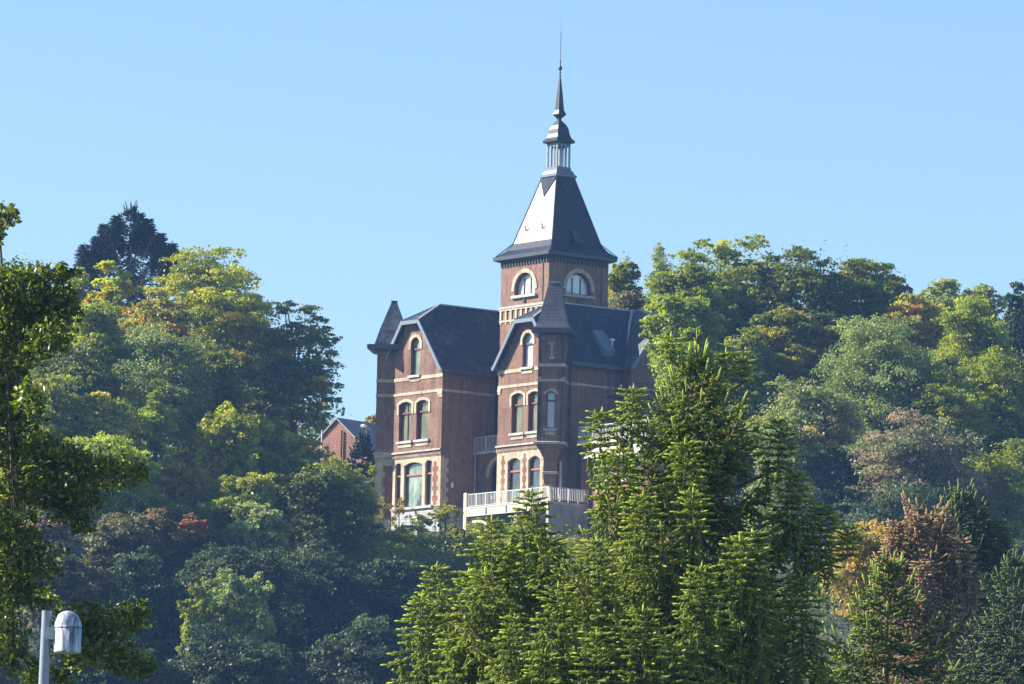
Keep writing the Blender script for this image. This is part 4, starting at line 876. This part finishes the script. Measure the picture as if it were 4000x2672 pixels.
 ('yew_bush', 'dark upright yew below the terrace shrub', 'bush', (1085, 1245, 66, 1330), 460, 'deep', 2800, 22, dict(leaf=.11, flat=1.1, limbs=False)),
 ('laurel_shrub', 'glossy green climber shrub in front of the open cellar', 'shrub', (1200, 1175, 80, 1320), 461, 'green', 4200, 26, dict(leaf=.15, flat=.9, limbs=False)),
 ('laurel_shrub', 'low green shrub under the terrace side wall', 'shrub', (1310, 1225, 120, 1300), 460, 'ymap', 3500, 24, dict(leaf=.14, limbs=False)),
 ('rose_shrub', 'white flowering rose over the terrace corner', 'shrub', (1228, 1140, 44, 1185), 465.2, 'fresh', 900, 10, dict(leaf=.12, limbs=False)),
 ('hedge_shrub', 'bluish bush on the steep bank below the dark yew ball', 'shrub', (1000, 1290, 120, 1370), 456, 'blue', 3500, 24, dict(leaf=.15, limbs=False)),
 ('spindle_bush', 'pinkish dry bush on the bank below the villa garden', 'bush', (910, 1290, 90, 1370), 456, 'pink', 1800, 18, dict(leaf=.13, limbs=True)),
 ('hedge_shrub', 'pale blue-green bush low on the bank left of the foreground spruce', 'shrub', (935, 1320, 100, 1400), 452, 'grey', 2800, 22, dict(leaf=.15, limbs=False)),
 ('hedge_shrub', 'dark bush on the bank left of the villa garden', 'shrub', (800, 1200, 150, 1330), 458, 'deep', 5000, 30, dict(leaf=.16, limbs=False)),
 ('cypress_tree', 'narrow ivy-green cypress against the left turret corner', 'tree', (851, 1048, 26, 1180), 480, 'green', 1500, 16, dict(leaf=.11, flat=1.5, shape='column', limbs=False)),
 ('hedge_shrub', 'dark green hedge behind the green gate', 'shrub', (1030, 1200, 50, 1245), 470, 'green', 1200, 12, dict(leaf=.12, limbs=False)),
 ('birch_tree', 'thin pale tree behind the ridge of the neighbouring house', 'tree', (855, 938, 44, 1010), 530, 'gold', 700, 12, dict(leaf=.2)),
]
for i, (nm, lb, ct, s, Y, pal, n, k_, kw) in enumerate(T_):
    kw = dict(kw); broadleaf(nm, lb, ct, s, Y, pal, int(n*1.5), int(k_*1.15), seed=i, **kw)

# --- ground cover and the far wood that read as one mass
def stuff_leaves(name, label, cat, P, N, size, pal, seed, bright=1.0):
    rg = np.random.default_rng(seed); n = len(P); cell = (np.floor(P[:, 0]/2.2)*73+np.floor(P[:, 1]/2.5)*179).astype(int) % 997
    keys = list(pal); table = np.concatenate([pick(keys[i % len(keys)], 997//len(keys)+1, rg) for i in range(len(keys))])[:997]; rg.shuffle(table)
    col = table[cell]*0.6+pick(keys[0], n, rg)*0.4; col = np.clip(col*(0.8+0.4*rg.random((n, 1)))*bright, .008, .8)
    V, F, cl = leaf_quads(P, N, size, col, rg, 0.7); o = np_mesh(name, V, F, cl, LEAF)
    o['kind'] = 'stuff'; o['label'] = label; o['category'] = cat; return o
rg = np.random.default_rng(5)
def clumped(n_cl, per, xr, yr, hmax, R0, rg, hmin=0.2):
    cx = rg.uniform(*xr, n_cl); cy = rg.uniform(*yr, n_cl); h = hmin+hmax*rg.random(n_cl)**1.3
    cz = tz(cx, cy)+h; R = R0*(0.6+0.8*rg.random(n_cl)); i = np.repeat(np.arange(n_cl), per); v = unit(rg.normal(size=(len(i), 3)))
    v[:, 2] = np.where((v[:, 2] < 0) & (rg.random(len(i)) < 0.6), -v[:, 2], v[:, 2])
    P = np.stack([cx[i], cy[i], cz[i]], 1)+v*(R[i]*(0.6+0.5*rg.random(len(i))))[:, None]; return P, unit(v+0.6*rg.normal(size=v.shape)+[0, 0, .3])
P, N = clumped(1500, 110, (-62, 62), (352, 462), 2.6, 1.5, rg)
keep = ~((P[:, 0] > -12) & (P[:, 0] < 14) & (P[:, 1] > 456)); P, N = P[keep], N[keep]
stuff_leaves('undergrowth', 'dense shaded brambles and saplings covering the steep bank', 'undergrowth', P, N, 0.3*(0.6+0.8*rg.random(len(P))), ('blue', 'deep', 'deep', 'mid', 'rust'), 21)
P, N = clumped(900, 110, (-75, -15), (500, 545), 13, 2.4, rg, 1)
P2, N2 = clumped(1300, 110, (13, 75), (500, 545), 15, 2.4, rg, 1); P = np.concatenate([P, P2]); N = np.concatenate([N, N2])
stuff_leaves('far_woodland', 'dark woodland filling the plateau behind the skyline trees', 'woodland', P, N, 0.34*(0.6+0.8*rg.random(len(P))), ('deep', 'green', 'dmap', 'mid'), 22)
P, N = clumped(500, 60, (-14, 8), (458, 468), 0.5, 0.8, rg, 0.0)
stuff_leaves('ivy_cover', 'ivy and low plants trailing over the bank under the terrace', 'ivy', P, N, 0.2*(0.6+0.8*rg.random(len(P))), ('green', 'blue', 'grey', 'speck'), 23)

# --- neighbouring brick house
hp = at(1318, 1638, 494); hz = float(tz(hp[0], 494))
hrz = math.atan2(-0.6, 0.8)
HO = empty('brick_house', (hp[0], 494, hz), hrz, 'small brick gabled house with grey roof behind trees, left of the villa', 'house')
HB = MB(); ah = hp[2]-hz; eh_ = ah-2.55
HF = Face((0, 0), (1, 0)); HF.extr(HB, [(-3.0, -2), (3.0, -2), (3.0, eh_), (0, ah-0.12), (-3.0, eh_)], -0.3, 0)
HB.box(-3.0, -2.7, 0.3, 10, -2, eh_); HB.box(2.7, 3.0, 0.3, 10, -2, eh_); HB.build('wall', brick_mat('orange_brick', (0.42, 0.13, 0.075), (0.33, 0.10, 0.06), (0.42, 0.33, 0.26), 0.3, 0.12, 0.022), HO)
HB = MB(); HB.box(-7.5, -3.01, 0.6, 7, -2, eh_+0.2); HB.build('side_wing', brick_mat('orange_brick_wing', (0.46, 0.17, 0.11), (0.36, 0.13, 0.09), (0.6, 0.52, 0.45), 0.3, 0.12, 0.022), HO)
HB = MB()
for sg in (-1, 1):
    P_ = [(sg*3.3, -0.15, eh_-0.25), (sg*3.3, 11, eh_-0.25), (0, 11, ah), (0, -0.15, ah)]
    HB.add(P_+[(p[0], p[1], p[2]+0.14) for p in P_], [(0,1,2,3),(7,6,5,4),(0,3,7,4),(1,0,4,5),(2,1,5,6),(3,2,6,7)])
HB.build('roof', plain_mat('weathered_tiles', (0.24, 0.25, 0.28), 0.7, 0.15, 2), HO)
HB = MB(); HB.beam((0.55, -0.12, ah-0.9), (0.55, -0.12, ah-4.2), 0.07, n=8); HB.build('flue_pipe', DARKM, HO)
HB = MB(); HB.box(0.35, 1.2, -0.05, 0.0, eh_-3.2, eh_-1.4); HB.build('window', P_PALE, HO)
def vpost(name, label, cat, x, y, z0, z1, r, m, parts=()):
    e = empty(name, (x, y, z0), 0, label, cat); mb = MB(); mb.beam((0, 0, 0), (0, 0, z1-z0), r, n=8); mb.build('pole', m, e); return e
a = at(1258, 1680, 490); b = float(tz(a[0], 490)); vpost('metal_post', 'tall thin white post standing in front of the brick house gable', 'post', a[0], 490, b, a[2], 0.06, WHITEM)
a = at(1430, 1893, 474); b = float(tz(a[0], 474)); e = vpost('garden_lamp', 'flat-headed white lamp on a slim post left of the villa turret', 'lamp', a[0], 474, b, a[2], 0.055, plain_mat('galvanised', (0.5, 0.5, 0.48), 0.5))
mb = MB(); h = a[2]-b; mb.beam((0.1, 0, h-0.02), (-0.15, 0, h+0.12), 0.04); mb.box(-0.45, 0.2, -0.14, 0.14, h+0.12, h+0.26); mb.build('lamp_head', WHITEM, e)
a = at(1195, 2462, 418); b = float(tz(a[0], 418)); e = vpost('street_lamp', 'faint bluish street lamp in the dark hollow below the poplars', 'street lamp', a[0], 418, b, a[2], 0.035, plain_mat('dull_steel', (0.05, 0.055, 0.07), 0.6))
mb = MB(); h = a[2]-b; mb.lathe([(0.05, h-0.15), (0.15, h-0.1), (0.17, h+0.05), (0.08, h+0.14), (0.03, h+0.16)], (0, 0), 10); mb.build('lamp_head', plain_mat('dull_lamp_head', (0.08, 0.09, 0.12), 0.6), e)
# gate, fence and stone pillar at the garden edge
def gpt(px, Y): p = at(px, 2030, Y); return p[0]
xa, xb_ = gpt(1722, 466.5), gpt(1782, 466.5); zt = at(1722, 2022, 466.5)[2]; zb_ = at(1722, 2118, 466.5)[2]
g = empty('garden_gate', (xa, 466.5, zb_), 0, 'green metal garden gate between posts beside the terrace', 'gate')
for x in (0, xb_-xa): mb = MB(); mb.beam((x, 0, -0.6), (x, 0, zt-zb_), 0.05); mb.build('post', GREENM, g)
mb = MB(); mb.beam((0, 0, zt-zb_-0.06), (xb_-xa, 0, zt-zb_-0.06), 0.03); mb.beam((0, 0, 0.25), (xb_-xa, 0, 0.25), 0.03)
for i in range(1, 8): x = (xb_-xa)*i/8; mb.beam((x, 0, 0.25), (x, 0, zt-zb_-0.06), 0.012)
mb.build('gate_panel', GREENM, g)
xf0 = gpt(1440, 468); f = empty('wire_fence', (xf0, 468, tz(xf0, 468)), 0, 'thin green wire fence along the garden edge left of the gate', 'fence')
L_ = gpt(1700, 468)-xf0; base_z = at(1440, 2030, 468)[2]-float(tz(xf0, 468)); mb = MB()
for k in range(4): mb.beam((0, 0, base_z-0.25*k), (L_, 0, base_z-0.25*k+0.15), 0.012)
mb.build('wire', GREENM, f)
for i in range(4): mb = MB(); x = L_*i/3; mb.beam((x, 0, -1), (x, 0, base_z+0.1), 0.04); mb.build('post', GREENM, f)
xs_ = gpt(1636, 470); z1_ = at(1636, 2018, 470)[2]; z0_ = float(tz(xs_, 470))-0.3
g = empty('stone_pillar', (xs_, 470, z0_), 0.5, 'short stone gate pillar with flat cap among bushes under the left wing', 'pillar')
mb = MB(); mb.squares([(0.3, 0), (0.27, z1_-z0_-0.15)], (0, 0)); mb.build('shaft', STONE, g); mb = MB(); mb.squares([(0.36, z1_-z0_-0.15), (0.36, z1_-z0_-0.02), (0.1, z1_-z0_+0.05)], (0, 0)); mb.build('cap', STONE, g)

# --- conifers of the middle distance
def rad(tab): 
    ds = [a for a, _, _ in tab]; l = [b for _, b, _ in tab]; r_ = [c for _, _, c in tab]
    def f(d, az):
        w_ = 0.5+0.5*math.cos(az); return float(np.interp(d, ds, l))*(1-w_)+float(np.interp(d, ds, r_))*w_
    return f
DK = ((.014, .028, .020), (.035, .055, .035))
a = sat(300, 482, 482)
spruce('hanging_spruce', 'big dark blue-green spruce with drooping boughs topping the left skyline', (300*K, 482*K), 514, float(tz(a[0], 482)), rad([(0, .4, .4), (.6, .9, .8), (1.3, 1.9, 1.7), (2.6, 3.2, 3.0), (4, 4.3, 4.3), (6, 4.6, 5.0), (7.5, 4.5, 5.0)]), 31, 7.5, shoot=0.38, thick=0.036, whorl=0.8, nb=7, cols=DK, droop=0.5, sec=0.34, dens=0.42, tipup=0.9, wood=BARK, curtain=0.3, group=TREES,
       minis=[(int(a*K), int(b*K), 0, 2.4) for a, b in ((268, 497), (240, 517), (222, 545), (192, 565), (322, 492), (340, 505), (368, 538), (395, 562), (410, 578))])
a = sat(832, 1000, 494)
spruce('dark_spruce', 'small dark conifer between the brick house and the villa turret', (832*K, 1000*K), 486, float(tz(a[0], 494))-1, rad([(0, .2, .2), (1.2, .8, .8), (4, 1.3, 1.2), (7, 1.4, 1.2)]), 32, 7, shoot=0.34, thick=0.06, whorl=0.5, nb=6, cols=DK, sec=0.25, dens=0.7, wood=BARK, group=TREES)
BRN = ((.225, .17, .08), (.50, .355, .20)); GRN = ((.05, .09, .035), (.17, .23, .07))
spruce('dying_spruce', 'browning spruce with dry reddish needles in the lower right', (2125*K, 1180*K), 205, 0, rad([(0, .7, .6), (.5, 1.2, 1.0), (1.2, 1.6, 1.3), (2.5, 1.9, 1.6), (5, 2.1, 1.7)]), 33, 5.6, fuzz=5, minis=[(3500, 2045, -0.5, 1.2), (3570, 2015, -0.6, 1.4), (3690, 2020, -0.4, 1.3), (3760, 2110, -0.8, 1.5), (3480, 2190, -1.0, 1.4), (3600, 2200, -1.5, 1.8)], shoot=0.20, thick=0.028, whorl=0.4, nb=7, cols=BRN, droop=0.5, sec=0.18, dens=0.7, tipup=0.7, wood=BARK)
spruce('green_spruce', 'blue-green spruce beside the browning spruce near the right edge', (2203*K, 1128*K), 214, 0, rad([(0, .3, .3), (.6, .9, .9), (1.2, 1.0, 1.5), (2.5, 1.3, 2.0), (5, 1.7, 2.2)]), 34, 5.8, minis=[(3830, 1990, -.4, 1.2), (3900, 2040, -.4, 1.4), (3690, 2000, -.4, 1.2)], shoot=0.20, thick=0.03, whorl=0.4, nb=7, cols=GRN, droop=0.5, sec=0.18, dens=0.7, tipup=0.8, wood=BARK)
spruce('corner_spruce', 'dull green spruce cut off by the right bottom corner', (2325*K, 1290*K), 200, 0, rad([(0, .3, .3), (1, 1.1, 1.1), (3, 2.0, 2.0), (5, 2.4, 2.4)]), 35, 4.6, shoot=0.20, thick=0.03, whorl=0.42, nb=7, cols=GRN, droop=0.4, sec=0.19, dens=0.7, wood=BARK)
broadleaf('maple_tree', 'orange-gold autumn crown beside the browning spruce', 'autumn tree', (1990, 1210, 250, 1420), 235, 'orange', 22000, 70, leaf=0.13, seed=301, limbs=False)
# --- foreground spruces
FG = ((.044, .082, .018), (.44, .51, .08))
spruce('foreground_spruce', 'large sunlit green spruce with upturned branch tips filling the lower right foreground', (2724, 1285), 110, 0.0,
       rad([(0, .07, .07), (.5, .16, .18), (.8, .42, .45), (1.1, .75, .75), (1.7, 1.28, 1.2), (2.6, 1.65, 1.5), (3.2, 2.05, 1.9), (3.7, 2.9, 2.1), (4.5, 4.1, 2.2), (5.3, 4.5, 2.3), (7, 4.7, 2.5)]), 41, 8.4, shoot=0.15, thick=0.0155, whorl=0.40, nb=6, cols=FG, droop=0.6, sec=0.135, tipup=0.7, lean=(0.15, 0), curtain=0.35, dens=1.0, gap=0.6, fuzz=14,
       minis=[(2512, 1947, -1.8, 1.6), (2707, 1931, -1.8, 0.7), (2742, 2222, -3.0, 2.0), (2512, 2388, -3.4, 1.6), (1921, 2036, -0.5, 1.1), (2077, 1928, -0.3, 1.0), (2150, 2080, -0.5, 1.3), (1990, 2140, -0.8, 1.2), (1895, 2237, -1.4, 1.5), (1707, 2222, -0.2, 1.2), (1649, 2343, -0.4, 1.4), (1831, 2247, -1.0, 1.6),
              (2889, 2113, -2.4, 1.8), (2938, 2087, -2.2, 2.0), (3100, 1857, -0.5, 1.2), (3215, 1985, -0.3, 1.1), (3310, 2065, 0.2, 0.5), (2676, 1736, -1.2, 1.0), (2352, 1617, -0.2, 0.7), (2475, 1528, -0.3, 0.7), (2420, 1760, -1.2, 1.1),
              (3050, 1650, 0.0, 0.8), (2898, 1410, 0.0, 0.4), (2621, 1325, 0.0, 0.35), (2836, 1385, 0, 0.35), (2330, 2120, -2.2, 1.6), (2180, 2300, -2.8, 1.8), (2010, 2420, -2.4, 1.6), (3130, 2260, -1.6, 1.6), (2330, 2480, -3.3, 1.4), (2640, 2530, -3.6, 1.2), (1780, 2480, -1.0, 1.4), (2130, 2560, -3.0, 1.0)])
spruce('background_spruce', 'darker spruce standing just behind and right of the big foreground spruce', (3470, 2215), 132, 0.0,
       rad([(0, .3, .3), (1, 1.0, 1.1), (2.5, 1.8, 1.9), (4.5, 2.4, 2.4)]), 42, 4.4, shoot=0.16, thick=0.024, whorl=0.42, nb=7, fuzz=6, cols=((.05, .09, .02), (.30, .36, .06)), droop=0.5, sec=0.15, tipup=0.7)

# --- near leafy tree on the left edge
def near_tree():
    rg = np.random.default_rng(77); Y = 95.0
    E_ = [(5, 850, 50, 50), (0, 920, 40, 40), (62, 850, 25, 35), (45, 820, 20, 20), (30, 1120, 150, 90), (150, 1100, 110, 75), (240, 1075, 60, 40), (120, 1220, 170, 110), (260, 1190, 55, 70), (40, 1330, 150, 120), (180, 1330, 100, 70),
          (30, 1480, 90, 90), (120, 1560, 60, 70), (40, 1620, 110, 80), (60, 1760, 150, 90), (200, 1790, 130, 80), (330, 1830, 130, 75), (450, 1840, 110, 65), (530, 1850, 50, 45), (130, 1890, 190, 70), (330, 1930, 90, 50), (260, 1990, 90, 70), (320, 2055, 45, 40),
          (40, 1960, 100, 60), (60, 2080, 90, 90), (110, 2200, 110, 90), (60, 2300, 100, 80), (140, 2330, 90, 40), (30, 2440, 60, 80), (60, 2560, 70, 60), (240, 2440, 60, 80), (360, 2430, 120, 80), (480, 2420, 100, 60), (540, 2390, 50, 45), (420, 2530, 150, 70), (500, 2590, 90, 60), (300, 2540, 80, 70), (560, 2620, 50, 40), (10, 1270, 70, 130), (-80, 1600, 90, 380), (-80, 2200, 120, 400), (130, 2640, 60, 50), (240, 2640, 50, 50)]
    base = at(-420, 2000, Y); base[2] = 0.0
    root = empty('leafy_tree', tuple(base), 0, 'close leafy tree with dark glossy leaves hanging in along the left edge', 'tree')
    tw = MB(); Ps, Ns, Cs, hist = [], [], [], []
    trunk = lambda py: at(-420+40*math.sin(py/300), py, Y)-base
    top = at(-380, 700, Y)[2]; tw.tube([(0, 0, -0.3), (0.1, 0, 3), (0.05, 0.1, 8), (0.2, 0, top*0.85), (0.3, 0.1, top)], [0.22, 0.2, 0.16, 0.09, 0.03], 9)
    for k, (x, y, rx, ry) in enumerate(E_):
        dep = 0.9*rg.normal()*0.6; c = at(x, y, Y+dep); R = np.array([rx, 0.75*(rx+ry)/2+40, ry])/FPX*Y
        n = int(rx*ry*math.pi/33)
        v = unit(rg.normal(size=(n, 3)))*(rg.random(n)**0.42)[:, None]*(1+0.14*rg.normal(size=(n, 1)))
        # leaves gather on short sprays
        m = max(4, n//9); sc = v[rg.integers(0, n, m)]; j = rg.integers(0, m, n); v = np.where(rg.random((n, 1)) < 0.8, sc[j]*1.12+0.14*rg.normal(size=(n, 3)), v)
        Ps.append(c+v*R); Ns.append(rg.normal(size=(n, 3))+np.array([0, 0, 0.7]))
        base_c = pick('deep', n, rg)*np.array([.8, .85, .85]); hi_ = pick('fresh', n, rg); t = (rg.random((n, 1)) < 0.12); Cs.append(np.where(t, hi_, base_c)*(0.7+0.7*rg.random((n, 1))))
        e = Vector(c-base); prev = [(math.hypot(x-q_[0], (y-q_[1])*1.5), q_[2]) for q_ in hist if q_[0] < x-30]
        st = min(prev)[1] if prev else Vector(trunk(y+120)); hist.append((x, y, e)); mid = st.lerp(e, 0.5)+Vector((0, rg.normal()*0.1, 0.12*rg.normal())); rr = 0.010 if prev else 0.02
        tw.tube([st, st.lerp(mid, 0.5)+Vector((0, 0, 0.04*rg.normal())), mid, e], [rr*1.3, rr, rr*0.7, 0.005], 6)
        for q in range(7):
            z = Vector(c+sc[rg.integers(0, m)]*R-base); tw.tube([mid.lerp(e, rg.random()), z.lerp(e, 0.3), z], [0.012, 0.008, 0.003], 4)
    P = np.concatenate(Ps); N = unit(np.concatenate(Ns)); col = np.clip(np.concatenate(Cs), .01, .6)
    n = len(P); r_ = unit(rg.normal(size=(n, 3))+np.array([0.3, 0, -0.5])); u = unit(np.cross(np.cross(N, r_), N)); v = np.cross(N, u)
    L = (0.050*(0.6+0.7*rg.random(n)))[:, None]; W = L*0.46; f = N*W*0.35
    V = np.stack([P-u*L, P-u*L*0.3-v*W+f, P+u*L*0.35-v*W*0.85+f, P+u*L, P+u*L*0.35+v*W*0.85+f, P-u*L*0.3+v*W+f], 1).reshape(-1, 3)-base
    i = (np.arange(n)*6)[:, None]; F = np.concatenate([i+np.array([[0, 1, 2, 3]]), i+np.array([[0, 3, 4, 5]])])
    np_mesh('crown', V, F, np.repeat(col, 6, 0), LEAFN, root); tw.build('trunk', BARK, root, True); print('near leaves', n)
near_tree()

# --- street lamp close to the camera, lower left
lp = at(297-70, 2404, 85.0); sc_ = 85.0/FPX
e = empty('street_lamp', (at(172, 2640, 85)[0], 85, 0), 0, 'close weathered grey street lamp with domed cylindrical head at lower left', 'street lamp')
ex = e.location.x; lean = math.radians(1.05); ax = lambda z: (math.tan(lean)*(z-at(172, 2640, 85)[2]), 0, z)
ztop = at(183, 2386, 85)[2]
m_, nt, b_ = mat('weathered_lamp_paint'); tcn = node(nt, 'ShaderNodeTexCoord'); mp = node(nt, 'ShaderNodeMapping'); mp.inputs['Scale'].default_value = (26, 26, 2.2); nt.links.new(tcn.outputs['Object'], mp.inputs[0])
st_ = noise(nt, mp.outputs[0], 1.0, 6, 0.7)
nt.links.new(ramp(nt, st_, [(0.36, (0.10, 0.115, 0.16)), (0.47, (0.30, 0.33, 0.40)), (0.56, (0.62, 0.65, 0.68))]), b_.inputs['Base Color']); b_.inputs['Roughness'].default_value = 0.4; b_.inputs['Metallic'].default_value = 0.15
LAMPM = m_; POLEM = plain_mat('grey_lamp_pole', (0.27, 0.31, 0.37), 0.38, 0.2, 6, metal=0.2, stretch=(8, 8, 1))
mb = MB(); mb.tube([ax(0), ax(ztop*0.5), ax(ztop)], [0.09, 0.075, 0.068], 20); mb.beam(ax(ztop-0.004), ax(ztop), 0.067, n=20); mb.build('pole', POLEM, e, True)
hc = at(263, 2480, 85); hx = hc[0]-ex; hr = 55.5*sc_; z0 = at(260, 2551, 85)[2]; zs = at(262, 2452, 85)[2]; z1 = at(265, 2386, 85)[2]
prof = [(hr*0.97, z0), (hr*1.0, z0+0.008), (hr*1.0, z0+0.03), (hr*0.985, z0+0.034), (hr*0.985, zs-0.004)]
hd = MB(); hd.lathe(prof, (0, 0), 40); o = hd.build('lamp_head', LAMPM, e, True); o.location = (hx, 0, 0)
dm = MB(); n = 10; dm.lathe([(hr*1.0, zs)]+[(hr*math.cos(math.pi/2*i/n)**0.9 if i < n else 0.01, zs+(z1-zs)*math.sin(math.pi/2*i/n)) for i in range(n+1)], (0, 0), 40); d_ = dm.build('dome', LAMPM, o, True)
rg_ = MB(); rg_.lathe([(hr*1.004, zs-0.006), (hr*1.004, zs+0.002)], (0, 0), 40); rg_.build('seam', DARKM, o, True)
wr_ = MB(); wr_.tube([ax(ztop-0.03), (hx*0.55, 0, ztop-0.06), (hx-hr*0.55, 0, z1-0.035)], [0.004]*3, 4)
for q_ in (-0.25, 0.25): wr_.beam((hx+hr*q_, 0, z1-0.02), (hx+hr*q_+0.004, 0, z1+0.02), 0.004)
wr_.build('cable', DARKM, e)
br_ = MB(); zc = at(200, 2475, 85)[2]; hh = 23*sc_; br_.box(at(184, 2475, 85)[0]-ex, hx-hr*0.8, -0.09, 0.05, zc-hh, zc+hh); br_.build('bracket', plain_mat('bracket_grey', (0.5, 0.52, 0.5), 0.5, 0.1, 8), e)

# --- unseen trees added left of the view to shade the hollow
SHADE_OAKS = [(-50, 430, 22, 12), (-46, 412, 24, 11), (-54, 396, 26, 13), (-60, 420, 28, 13)]
for i, (x, y, h_, w_) in enumerate(SHADE_OAKS):
    z = float(tz(x, y)); r0 = at(2000, 1336, y); px_c = 2000+FPX*x/y; pt = 1336-FPX*((z+h_-1.7)/y-PITCH); pb = 1336-FPX*((z+3-1.7)/y-PITCH)
    broadleaf('oak_tree', 'unseen oak added beyond the left edge of the view to shade the hollow', 'tree', (px_c/K, pt/K, w_*FPX/y/K, (pt+(pb-pt)*0.7)/K), y, 'deep', 7000, 40, leaf=.4, seed=500+i, group='unseen oaks added left of the view for shade')
# ------------------------------------------------------------------ haze
HZ = MB(); HZ.box(-1700, 1700, -400, 2500, -1.5, 90)
hm = bpy.data.materials.new('haze'); hm.use_nodes = True; nt = hm.node_tree; nt.nodes.clear()
pv = nt.nodes.new('ShaderNodeVolumePrincipled'); ou = nt.nodes.new('ShaderNodeOutputMaterial'); nt.links.new(pv.outputs[0], ou.inputs['Volume'])
pv.inputs['Color'].default_value = (0.26, 0.52, 1.0, 1); pv.inputs['Density'].default_value = 0.00014; pv.inputs['Anisotropy'].default_value = 0.2
o = HZ.build('haze', hm); o['kind'] = 'stuff'; o['label'] = 'thin blue autumn haze over the valley'; o['category'] = 'haze'
